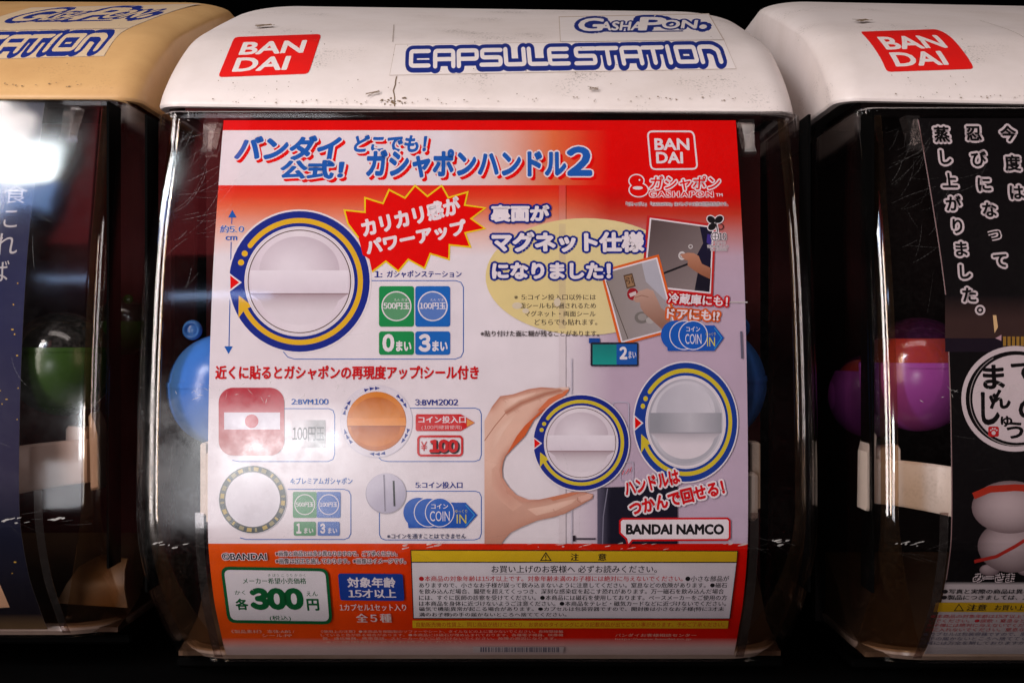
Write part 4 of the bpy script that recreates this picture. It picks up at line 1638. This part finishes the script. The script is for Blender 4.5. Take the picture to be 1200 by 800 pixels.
    P.text('※貼り付けた面に糊が残ることがあります。', (563, 387, 702, 394.3), K, .02)
    P.add(disc(606, 358, 6, 4, 14), (.64, .55, .42)); P.add(disc(653, 354, 4, 5, 14), (.66, .57, .44)); P.add(disc(616, 364, 4, 3, 14), (.66, .57, .44))

    # ---- two snapshots
    P.part('fridge_snapshot')
    P.add(poly([(758.5, 252), (839, 263), (835.5, 347), (751, 338)]), (.52, .02, .02))
    P.add(poly([(761.5, 255), (836.3, 265.5), (833, 344), (754, 336)]), WHITE)
    ph = [(763.3, 257), (834.8, 267), (831.5, 342), (756, 334)]
    P.add(poly(ph), lambda x, y: mix((.10, .07, .07), (.25, .20, .20), (x + y - 1030) / 130), 6)
    P.add(poly([(820, 265), (834.8, 267), (832.5, 318), (815, 302), (824, 285)]), (.012, .010, .03))
    P.add(poly([(829, 274), (834.5, 275), (833.5, 288), (828, 284)]), (.05, .03, .22))
    P.add(stroke([(757, 327), (778, 320), (812, 307)], 2.4), (.015, .012, .015))
    P.add(poly([(818, 318), (833, 322), (831.5, 342), (814, 340)]), (.012, .01, .02))
    P.add(poly([(800.5, 300.5), (806, 296), (813, 296.5), (819, 300), (822.5, 309), (833.5, 314), (832.5, 327), (822, 322), (813, 316.5), (806, 311), (806, 305), (801.5, 304)]), lambda x, y: mix((.46, .21, .13), (.30, .11, .06), (y - 297) / 26), 4)
    P.add(disc(799.3, 299.5, 4.3, 5), (.6, .56, .56)); P.add(arc(799.3, 299.5, 2, 2.8, n=16), (.2, .18, .18))
    P.add(poly([(797, 298), (806, 296), (807, 303), (801, 303)]), (.44, .20, .13))
    P.add(arc(809.3, 288.8, 1.6, 2.6, n=16), (.6, .56, .56))
    P.part('plant_mark')
    for k in range(2):
        c_, g_ = (WHITE, 1.1) if k == 0 else (BLACK, 0.0)
        for ex, ey, ea in ((833.6, 257.3, 35), (842.6, 257.0, 145), (834.6, 265.5, -35)):
            e = ell_pts(0, 0, 5.2 + g_, 3.9 + g_, 18)
            a = math.radians(ea)
            P.add(poly([(ex + x * math.cos(a) - y * math.sin(a), ey + x * math.sin(a) + y * math.cos(a)) for x, y in e]), c_)
        P.add(stroke([(838.5, 259), (840.5, 268), (841, 275)], 1.2 + 2 * g_), c_)
    P.add(arc(844.5, 265.5, 2.8, 3.8, -130, 110, 14), BLACK)
    P.add(disc(838.2, 277, 5.2, 6), WHITE); P.add(arc(838.2, 277, 3.7, 4.6, n=24, asp=1.15), BLACK)
    P.add(stroke([(838.2, 272.5), (838.2, 281.5)], .8), BLACK); P.add(stroke([(834, 277), (842, 277)], .8), BLACK)
    P.text('10', (842.5, 272.5, 851.5, 281.5), BLACK, .03, 0, [(.9, WHITE)])
    P.text('バイオマス', (833.5, 283, 850.5, 286.4), BLACK, .02, 0, [(.7, WHITE)]); P.text('植物由来インキ', (829, 287, 854, 290.3), BLACK, .02, 0, [(.7, WHITE)]); P.text('No.180082', (833, 290.8, 852, 293.6), BLACK, .02, 0, [(.7, WHITE)])
    P.part('door_snapshot')
    P.add(poly([(703, 317), (772, 298), (795.5, 386.5), (726, 405)]), (.68, .12, .02))
    P.add(poly([(706.3, 319), (770, 301.5), (792, 384.5), (728.3, 401.5)]), WHITE)
    P.add(poly([(708.3, 320.2), (768.8, 303.6), (790, 383.4), (729.5, 399.5)]), lambda x, y: mix((.26, .22, .20), (.36, .32, .34), (x - 705) / 85), 6)
    P.add(poly([(752, 308.2), (768.8, 303.6), (782, 354), (757, 330)]), (.42, .41, .47))
    P.add(stroke([(710.5, 329), (736, 397)], 1.0), (.09, .07, .06))
    P.add(poly([(730.5, 322.5), (741, 320), (745, 335.5), (734.5, 338.5)]), (.10, .055, .03))
    P.add(poly([(732, 324), (740, 322), (743.2, 334.3), (735.4, 336.5)]), (.30, .17, .09))
    P.text('引', (733.5, 324.5, 741, 332.5), (.05, .03, .02), .02, 14)
    P.add(disc(741.5, 344.5, 6.6, 7.2), (.30, .012, .02)); P.add(poly([(737, 344), (745, 341), (746, 345), (739, 348)]), (.6, .5, .5))
    P.add(disc(752, 372, 8.4, 7), (.18, .16, .15)); P.add(disc(752.6, 371.4, 5.2, 4.2), (.30, .27, .26))
    P.add(disc(762, 375, 5, 4), (.40, .37, .36))
    P.add(poly([(742, 351), (744, 346), (749, 341), (758, 338), (765.5, 340.5), (770, 350), (775, 361), (783, 367), (787.5, 383.9), (777, 386.7), (765, 376), (755, 367), (750.5, 360), (750, 354), (745, 354)]), lambda x, y: mix((.48, .30, .24), (.28, .14, .10), (y - 340) / 40), 4)
    P.add(stroke([(744, 348.5), (752, 346), (760, 348)], 0.8), (.26, .13, .10))
    P.part('magnet_heading')
    wo = [(2.7, NAVY)]
    P.text('裏面が', (575, 240, 644, 260), WHITE, .055, 0, wo)
    P.text('マグネット仕様', (576, 271.5, 755, 295.5), WHITE, .055, 0, wo)
    P.text('になりました！', (576.5, 307.5, 716, 327), WHITE, .055, 0, wo)
    P.part('snapshot_caption')
    P.text('冷蔵庫にも！', (783, 345, 853, 357.5), WHITE, .03, -3.5, [(2.2, CRIM)])
    P.text('ドアにも!?', (781.5, 362.5, 843.5, 374.5), WHITE, .03, -3, [(2.2, (.66, .11, .02))])
    coin_icon(777.5, 377, 848.5, 411, 'coin_icon')
    # ---- fitted knob with a coin window
    P.part('coin_window')
    P.add(rect(690, 396, 703, 402), (.012, .06, .30))
    P.add(poly(rrect_pts(692, 401, 748, 429, 2)), (.02, .02, .035))
    P.add(rect(694.5, 403.5, 723, 427), lambda x, y: mix((.012, .20, .19), (.012, .30, .26), (y - 405) / 20), 6)
    P.add(rect(722.5, 403, 746.5, 427), (.012, .09, .38))
    P.text('2', (726, 406, 735, 421), WHITE, .05); P.text('まい', (736.5, 411, 745.5, 420), WHITE, .03)
    P.part('slot_picture')
    cc = [p for p in ell_pts(876, 404, 24, 24, 40, 90, 270)]
    cc = [(min(x, 873.2), y) for x, y in cc]
    P.add(poly(cc), (.10, .09, .13))
    cc = [(min(x + .8, 873.2), 404 + (y - 404) * .94) for x, y in ell_pts(876, 404, 23, 24, 40, 90, 270)]
    P.add(poly(cc), lambda x, y: mix((.36, .33, .40), (.24, .22, .28), (y - 385) / 40), 4)
    P.add(stroke([(868.5, 388), (869.8, 420)], 2.6), (.12, .11, .16))
    P.part('chute_picture')
    P.add(poly([(700, 571), (794, 568), (794, 637), (700, 637)]), lambda x, y: mix((.10, .09, .14), (.010, .009, .02), (x - 700) / 14), 4)
    P.add(stroke([(706, 637), (707, 605), (712, 572)], 1.2), (.20, .19, .26))
    P.add(rect(672, 630, 698, 632), (.06, .05, .07)); P.add(rect(671, 627, 674.5, 634), (.03, .02, .03))
    P.add(stroke(rrect_pts(727, 541, 742, 563, 2), 0.8, True), (.42, .40, .50))
    knob(803.5, 494.5, 61.5, 'fitted_knob_picture', 1.155, blue=(.012, .045, .28), raised=True)
    # ---- hand holding the second knob
    P.part('hand_picture')
    hx = lambda p: (560 + p[0] / 3.635, 420 + p[1] / 3.635)
    outer = [(28, 788), (28, 265), (60, 205), (95, 160), (150, 152), (215, 130), (270, 122), (330, 126), (385, 122), (388, 135), (370, 158), (320, 195), (265, 225), (238, 262), (200, 330), (160, 370), (118, 415),
             (108, 440), (103, 470), (105, 505), (130, 545), (165, 580), (215, 600), (260, 600), (330, 585), (400, 568), (455, 568), (492, 578), (488, 595), (440, 622), (370, 660), (320, 675), (250, 690), (190, 715), (140, 740), (112, 770), (100, 788)]
    sk = lambda x, y: mix(mix((.70, .42, .32), (.62, .30, .21), (x - 568) / 110), (.56, .28, .20), max(0, (y - 560) / 90))
    hp = [hx(p) for p in outer]
    hp2 = [(x - 40 if x < 569 else x, y + 40 if y > 636 else y) for x, y in hp]
    P.add(fine(poly(hp), 3), edge_shade(hp2, (.50, .20, .13), (.74, .47, .37), 11, (.50, .25, .18)))
    P.add(poly([hx(p) for p in [(118, 415), (135, 385), (165, 330), (200, 285), (240, 248), (262, 228), (300, 208), (238, 262), (200, 330), (160, 370)]]), (.60, .11, .03))
    P.add(poly([hx(p) for p in [(300, 172), (345, 150), (386, 130), (388, 135), (370, 158), (320, 195), (265, 225), (255, 220)]]), (.66, .17, .07))
    P.add(stroke([hx(p) for p in [(28, 350), (70, 290), (118, 232), (185, 190), (290, 150), (372, 132)]], 1.0), (.40, .16, .10))
    P.add(stroke([hx(p) for p in [(95, 160), (118, 175), (122, 195)]], .7), (.52, .26, .19))
    def soft(pts, wd, col, base, n=6):
        for q in range(n):
            P.add(stroke([hx(p) for p in pts], wd * (1 - q / n)), mix(base, col, (q + 1) / n))
    def blend(pts, col, n=7, shrink=.8):            # a soft-edged patch
        c = (sum(p[0] for p in pts) / len(pts), sum(p[1] for p in pts) / len(pts))
        for q in range(n):
            k = 1 - shrink * q / n
            P.add(poly([hx((c[0] + (p[0] - c[0]) * k, c[1] + (p[1] - c[1]) * k)) for p in pts]), mix((.70, .43, .33), col, .25 + .75 * (q + 1) / n))
    blend([(112, 176), (150, 166), (205, 152), (250, 142), (240, 152), (180, 176), (130, 206), (108, 214)], (.80, .56, .46))
    blend([(60, 330), (96, 276), (140, 240), (170, 226), (150, 262), (110, 316), (80, 372), (56, 400)], (.78, .53, .43))
    blend([(60, 470), (84, 450), (92, 500), (112, 548), (150, 592), (190, 622), (150, 650), (90, 600), (58, 540)], (.62, .33, .25))
    blend([(210, 640), (290, 625), (370, 605), (420, 596), (400, 616), (330, 648), (250, 668)], (.78, .52, .42))
    soft([(118, 232), (185, 190), (290, 150), (360, 134)], 7, (.44, .18, .12), (.66, .40, .30))
    for a, b_ in (((96, 166), (120, 186)), ((104, 160), (130, 178)), ((206, 137), (214, 150)), ((214, 134), (222, 147)), ((150, 213), (166, 232)), ((158, 208), (176, 226)), ((258, 166), (268, 184)), ((318, 596), (326, 612)), ((326, 594), (335, 610)), ((120, 560), (128, 576))):
        P.add(stroke([hx(a), hx(b_)], .45), (.50, .24, .17))
    P.add(poly([hx(p) for p in [(345, 124), (386, 121), (388, 131), (360, 134)]]), (.74, .52, .44))
    P.add(poly([hx(p) for p in [(425, 590), (470, 574), (490, 580), (478, 596), (440, 612)]]), (.70, .40, .32))
    P.add(stroke([hx(p) for p in [(425, 590), (424, 604), (440, 614)]], .7), (.45, .19, .13))
    P.add(poly([hx(p) for p in [(103, 470), (105, 505), (130, 545), (165, 580), (215, 600), (260, 600), (190, 612), (130, 575), (100, 520)]]), (.60, .30, .22))
    P.add(poly([hx(p) for p in [(300, 592), (400, 568), (440, 568), (380, 590), (320, 604)]]), (.58, .20, .11))
    for a in ((320, 640), (350, 648)):
        P.add(stroke([hx((a[0], a[1])), hx((a[0] + 12, a[1] + 16))], .6), (.50, .24, .17))
    knob(681, 518.5, 56.8, 'held_knob_picture', 1.0)
    # ---- callouts
    P.part('callout')
    P.text('ハンドルは', (731, 556.5, 797, 574), CRIM, .05, 13.5, [(2.0, WHITE)])
    P.text('つかんで回せる！', (736, 574.5, 850, 592.5), CRIM, .05, 13.5, [(2.0, WHITE)])
    P.add(stroke([(729, 556), (731, 551)], .8), CRIM); P.add(stroke([(733, 555), (737, 549)], .8), CRIM); P.add(stroke([(738, 553), (740, 547)], .8), CRIM)
    P.part('company_bubble')
    bb = [(729.5, 607.5), (852.5, 607), (855, 609.5), (855, 629.5), (852.5, 632), (741, 632.5), (736, 639), (734, 631), (726.5, 624), (726.5, 610)]
    P.add(poly(bb), WHITE); P.add(stroke(bb, 2.2, True), CRIM)
    P.text('BANDAI NAMCO', (733.5, 613.5, 848.5, 626), BLACK, .05)

    # ---- foot
    P.part('rights_note')
    wo = [(1.1, WHITE)]
    P.text('©BANDAI', (260, 647.3, 312.5, 655.8), BLACK, .03, 0, wo)
    P.text('※画像と商品とは多少異なりますので、ご了承ください。', (323, 645, 465.5, 651.2), BLACK, .02, 0, wo)
    P.text('※画像は加工を施しております。※画像はイメージです。', (323, 653.6, 475.5, 659.8), BLACK, .02, 0, wo)
    P.part('price_panel')
    q = [(258.3, 663.2), (384.5, 665.2), (389.8, 731), (266.8, 729.2)]
    P.add(poly(quad_rr(q, 10)), DKGREEN)
    q2 = [(262.4, 667), (381.3, 668.8), (386, 727.2), (270.4, 725.6)]
    P.add(poly(quad_rr(q2, 7)), (.70, .66, .70))
    P.text('メーカー希望小売価格', (284.5, 676.3, 359, 683.6), DKGREEN, .025)
    P.text('き ぼう こ うり か かく', (314, 671.6, 358, 675), DKGREEN, .01)
    P.text('各', (276, 700.5, 291, 714), DKGREEN, .04); P.text('かく', (275, 691, 287.5, 696.2), DKGREEN, .02)
    P.text('300', (292.5, 688, 356, 714), DKGREEN, .075)
    P.text('円', (359.5, 700.8, 374, 714.8), DKGREEN, .04); P.text('えん', (359, 692, 372.5, 697.8), DKGREEN, .02)
    P.text('(税込)', (316, 720.3, 341, 727), DKGREEN, .02)
    P.part('age_panel')
    P.add(poly(quad_rr([(396, 671.3), (471.8, 671.8), (474, 703.3), (398.8, 702.6)], 3)), (.012, .045, .28))
    P.text('対象年齢', (407, 675.8, 463.5, 687.8), WHITE, .03); P.text('15才以上', (408, 689.2, 464.5, 700.2), WHITE, .04)
    P.text('1カプセル1セット入り', (398, 706.8, 476, 715), (.72, .58, .56), .025)
    P.text('全５種', (417, 717.8, 459, 728.8), (.72, .58, .56), .035)
    PK = (.68, .40, .32)
    P.text('《製品素材》 本体:ABS /', (271, 737, 345, 741), PK, .0); P.text('シール:PP', (307, 742, 342, 745.5), PK, .0)
    P.part('caution_panel')  # yellow and white grounds darken rightward, painting in the light's falloff
    P.add(poly([(481, 643.6), (865, 644.6), (855.6, 724.6), (484, 724.2)]), BLACK)
    P.add(poly([(482, 644.6), (863.8, 645.5), (863, 657.6), (482.6, 657.4)]), lambda x, y: mix((.70, .47, .015), (.52, .33, .012), (x - 480) / 380), 20)
    P.add(poly([(482.7, 658.6), (862.8, 658.9), (854.6, 723.6), (485, 723.2)]), lambda x, y: mix((.70, .655, .70), (.58, .52, .57), (x - 480) / 380), 30)
    P.add(stroke([(639.6, 647), (633.6, 656), (645.6, 656)], 1.2, True), BLACK); P.add(stroke([(639.6, 649.6), (639.6, 653.4)], 1.2), BLACK); P.add(disc(639.6, 654.7, .7, n=8), BLACK)
    P.text('注', (668.5, 647.3, 678.5, 656.6), BLACK, .05); P.text('意', (700.5, 647.3, 711, 656.6), BLACK, .05)
    P.text('お買い上げのお客様へ 必ずお読みください。', (576, 661.6, 770, 670.6), BLACK, .02)
    P.add(stroke([(576, 671.8), (768, 671.8)], .6), (.2, .17, .18))
    P.text('●本商品の対象年齢は15才以上です。対象年齢未満のお子様には絶対に与えないでください。', (491, 673.9, 800, 680.6), (.45, .015, .02), .022)
    P.text('●小さな部品が', (803, 673.9, 854.5, 680.6), BLACK, .022)
    rows = ['ありますので、小さなお子様が誤って飲み込まないように注意してください。窒息などの危険があります。●磁石',
            'を飲み込んだ場合、腸壁を超えてくっつき、深刻な感染症を起こす恐れがあります。万一磁石を飲み込んだ場合',
            'には、すぐに医師の診察を受けてください。●本商品には磁石を使用しております。ペースメーカーをご使用の方',
            'は本商品を身体に近づけないようご注意ください。●本商品をテレビ・磁気カードなどに近づけないでください。',
            '磁気で機能異常が起こる場合があります。●カプセルは包装容器ですので、開封後は小さなお子様(特に3才未',
            '満のお子様)の手の届かないところへ捨ててください。']
    for r, (y0, y1, xr) in zip(rows, ((681.8, 688, 852), (689, 695.2, 848.5), (696.4, 702.6, 852), (703.4, 709.3, 851), (710, 715.9, 848.5), (716.7, 722.2, 664))):
        P.text(r, (491, y0, xr, y1), BLACK, .022)
    P.part('yellow_notice')  # ground darkens rightward with the same painted falloff of light
    P.add(poly([(483.3, 726), (853.8, 726.4), (852.6, 735.4), (483.4, 734.8)]), lambda x, y: mix((.68, .42, .015), (.52, .30, .012), (x - 480) / 370), 20)
    P.text('自動販売機の性質上、同じ商品が続けて出たり、お求めのタイミングにより記載商品が出てこない事があります。予めご了承ください。', (488, 728, 849, 733.6), (.40, .015, .01), .018)
    P.part('fine_print')
    for i, (r, x0, x1) in enumerate((('《使用上の注意》●本商品を樹脂製のソファーやシート、タイルなどの上に置かないでください。長時間接触', 376, 660),
                                     ('していると色が移る場合があります。●本商品には磁石が埋め込まれております。各種電子機器、映像機', 376, 660),
                                     ('器、通信機器、携帯電話、スピーカーなどに近づけないでください。故障の原因になります。', 378, 652),
                                     ('※ご使用前に必ずお読みください。', 382, 546))):
        P.text(r, (x0, 737.3 + i * 4.1, x1, 740.5 + i * 4.1), PK, .0)
    P.text('バンダイお客様相談センター', (721, 741.5, 816, 745), PK, .0)
    P.text('https://www.bandai.co.jp', (721, 746.5, 810, 749.5), PK, .0)
    rnd = random.Random(5)
    P.add(poly([(554, 756.6), (661, 756.8), (660, 763.6), (555, 763.4)]), (.60, .50, .50))
    x = 563
    while x < 654:
        wd = rnd.choice((.7, 1.0, 1.6))
        P.add(rect(x, 757.3, x + wd, 762.8), (.12, .10, .16))
        x += wd + rnd.choice((.8, 1.2, 1.9))
    P.finish(t, M['ink'])
    return t


make_main_poster()


# ------------------------------------------------------------------ black poster
def make_black_poster():
    s = Surf(FRONT, X_RIGHT, -15, 4, -1.5)
    s.cuts = cut_lines(136, 767)
    t = empty('poster', (X_RIGHT * S, -15 * S, 4 * S))
    setobj(t, 'black poster with pale outlined vertical writing and a round white badge', 'poster', 'posters inside the machines')
    XL = lambda y: 600 + (510.5 - 13 * max(0, (350 - y) / 200)) * s.kk(y)
    XR = lambda y: 600 + 1142 * s.kk(y)
    K0 = (.004, .003, .0035)
    PW = (.60, .50, .52)

    def base(x, y):
        if y < 686: return K0
        if y < 756: return (.46, .40, .41)
        return (.56, .48, .49)
    s.crease(s.cuts + [686, 686.5])
    sheet(s, 138, 767, XL, XR, base, 'paper', t, 2)
    P = Print(s, s.cuts)
    P.part('paper_edge')
    P.add(stroke([(XL(y) + .5, y) for y in range(140, 690, 10)], 0.9), (.30, .18, .18))
    P.part('photo_glow')
    P.add(rect(1108, 345, 1260, 396), lambda x, y: mix((.004, .003, .004), (.045, .022, .02), (y - 345) / 30), 20)
    P.add(rect(1108, 396, 1260, 412), (.012, .007, .014))
    P.add(poly([(1164, 369), (1168, 369), (1170, 383), (1166, 390)]), (.70, .45, .22))
    P.add(poly([(1167, 396), (1174, 392), (1174, 399)]), (.5, .3, .35))
    for i in range(8):
        P.add(rect(1176 + i * 5.2, 394, 1179.6 + i * 5.2, 405), (.32, .17, .03))
    P.part('vertical_writing')
    wo = [(2.5, PW)]
    cols = (('蒸し上がりました。', 1104, 148, 1141, 363, 23), ('忍びになって', 1141.5, 147, 1172.5, 296, 23), ('今度は', 1182, 147, 1192, 216, 23))
    for body, xa, ya, xb, yb, sz in cols:
        n = len(body)
        for i, ch in enumerate(body):
            f = i / (n - 1)
            cx, cy = xa + (xb - xa) * f, ya + (yb - ya) * f + 9
            g = bbox(glyphs(ch))
            hw, hh = (g[2] - g[0]) * sz / 2 * .88, (g[3] - g[1]) * sz / 2 * .88
            if ch == '。':
                P.add(disc(1149, 363, 6.2, n=24), PW); P.add(disc(1149, 363, 3.9, n=24), K0); P.add(disc(1149, 363, 1.8, n=16), PW)
                continue
            P.text(ch, (cx - hw, cy - hh, cx + hw, cy + hh), K0, .035, 0, wo)
    P.part('round_badge')
    P.add(disc(1190, 467, 63, 62, 60), PW); P.add(disc(1190.5, 467, 58.5, 56, 60), K0); P.add(disc(1192, 467, 52, 51.5, 60), PW)
    P.add(arc(1192, 467, 54.6, 55.4, 120, 300, 40), (.35, .3, .3))
    for ch, (x0, y0, x1, y1) in (('ま', (1152, 427, 1178, 456)), ('ん', (1160, 456, 1185, 479)), ('じ', (1150, 459, 1172, 498)), ('ゅ', (1173, 487, 1187, 500)), ('う', (1180, 494, 1200, 514)), ('て', (1185, 424, 1220, 448)), ('の', (1194, 466, 1224, 492))):
        P.text(ch, (x0, y0, x1, y1), K0, .035)
    P.add(poly(rrect_pts(1158.5, 499.5, 1171, 511.5, 2)), (.45, .012, .015))
    for px, py, r in ((1164.8, 507, 2.4), (1161.5, 503.8, 1.0), (1163.7, 502.2, 1.0), (1166.3, 502.2, 1.0), (1168.5, 503.8, 1.0)):
        P.add(disc(px, py, r, n=12), PW)
    P.part('dumpling_picture')
    sk = lambda x, y: mix((.42, .34, .34), (.24, .19, .20), (y - 570) / 110)
    def puff(cx, cy, rx, ry, lo, hi):
        n = 26
        for i in range(n):
            t = i / n
            P.add(disc(cx - 5 * t, cy - 4 * t, rx * (1 - t), ry * (1 - t), 40), mix(lo, hi, 1 - (1 - t) ** 2))
    puff(1160, 668, 12, 7, (.12, .08, .09), (.34, .26, .27)); puff(1204, 668, 12, 7, (.12, .08, .09), (.34, .26, .27))
    puff(1186, 640, 40, 31, (.14, .095, .10), (.40, .31, .32))
    puff(1184, 594, 45, 31, (.16, .11, .115), (.46, .36, .37))
    P.add(stroke([(1141, 581), (1160, 573), (1190, 571), (1225, 573)], 8), (.36, .025, .012))
    P.add(stroke([(1142, 658), (1168, 652), (1190, 640), (1215, 624)], 4), (.34, .02, .015))
    P.text('みーさま', (1141, 672, 1189, 682), K0, .05, 0, [(1.6, PW)])
    P.part('caution_panel')
    K = (.015, .012, .014)
    P.text('●写真と実際の商品は異なる場合がございます。', (1104, 690, 1290, 696), K, .025)
    P.text('●製品につきましては、万全を期しております。', (1103, 697, 1290, 703), K, .025)
    P.add(poly([(1097, 706), (1260, 706.5), (1260, 717.5), (1094, 717)]), (.50, .30, .01))
    P.add(stroke([(1124, 708), (1118.5, 715.6), (1129, 715.6)], 1, True), K); P.text('注意', (1133, 707.6, 1157, 716), K, .05); P.text('お買い上げのお客様へ', (1166, 708.5, 1255, 715.5), K, .03)
    for i, (c, r) in enumerate((((.45, .02, .03), '●本商品の対象年齢は15才以上です。対象年齢未満のお'), ((.45, .02, .03), 'いでください。●誤飲・窒息などの危険がありますので'), ((.45, .02, .03), 'お子様には絶対に与えないでください。●小さな部品が'), ((.45, .02, .03), '対に入れないでください。窒息などの危険があります。'),
                                ((.10, .09, .16), '●カプセルは包装容器ですので、開封後は小さなお子様'), ((.10, .09, .16), 'の手の届かないところへ捨ててください。本商品の'), ((.10, .09, .16), '品質には万全を期しておりますが、お気付きの点が'))):
        x0 = 1091 - i * 2.2
        P.text(r, (x0, 720 + i * 5.2, x0 + 190, 724.4 + i * 5.2), c, .015)
    P.finish(t, M['ink'])


make_black_poster()


# ------------------------------------------------------------------ navy poster
def make_navy_poster():
    s = Surf(FRONT, X_LEFT, 35, 22, -1.5)
    s.crease(cut_lines(118, 739))
    t = empty('poster', (X_LEFT * S, 35 * S, 22 * S))
    setobj(t, 'dark navy poster with pale brush writing and gold flecks in the yellowed machine', 'poster', 'posters inside the machines')
    XR = lambda y: 600 - 592 * s.kk(y)
    XL = lambda y: 600 - 1210 * s.kk(y)
    g = grad([(118, (.02, .022, .04)), (330, (.014, .016, .06)), (560, (.022, .018, .045)), (620, (.008, .009, .022)), (720, (.010, .008, .012)), (739, (.2, .12, .06))])
    sheet(s, 120, 738, XL, XR, lambda x, y: g(y), 'paper', t, 2)
    P = Print(s, s.cuts)
    P.part('vertical_writing')
    for ch, (x0, y0, x1, y1) in (('食', (4, 216, 32, 238)), ('こ', (4, 246, 20, 266)), ('れ', (-8, 273, 20, 298)), ('ば', (-14, 305, 10, 330))):
        P.text(ch, (x0, y0, x1, y1), (.40, .37, .38), .0)
    P.part('star_pattern')  # gold flecks printed on the navy sheet
    rnd = random.Random(9)
    for _ in range(34):
        x, y = rnd.uniform(-60, 24), rnd.choice((rnd.uniform(320, 500), rnd.uniform(640, 725)))
        P.add(disc(x, y, rnd.uniform(.6, 1.9), rnd.uniform(.5, 1.2), n=7), (.50, .30, .05))
    P.part('picture')
    P.add(poly([(-60, 660), (-6, 672), (11, 712), (-60, 716)]), (.62, .36, .22))
    P.finish(t, M['ink'])


make_navy_poster()
bpy.data.objects.remove(_tobj)
bpy.data.curves.remove(_tcurve)
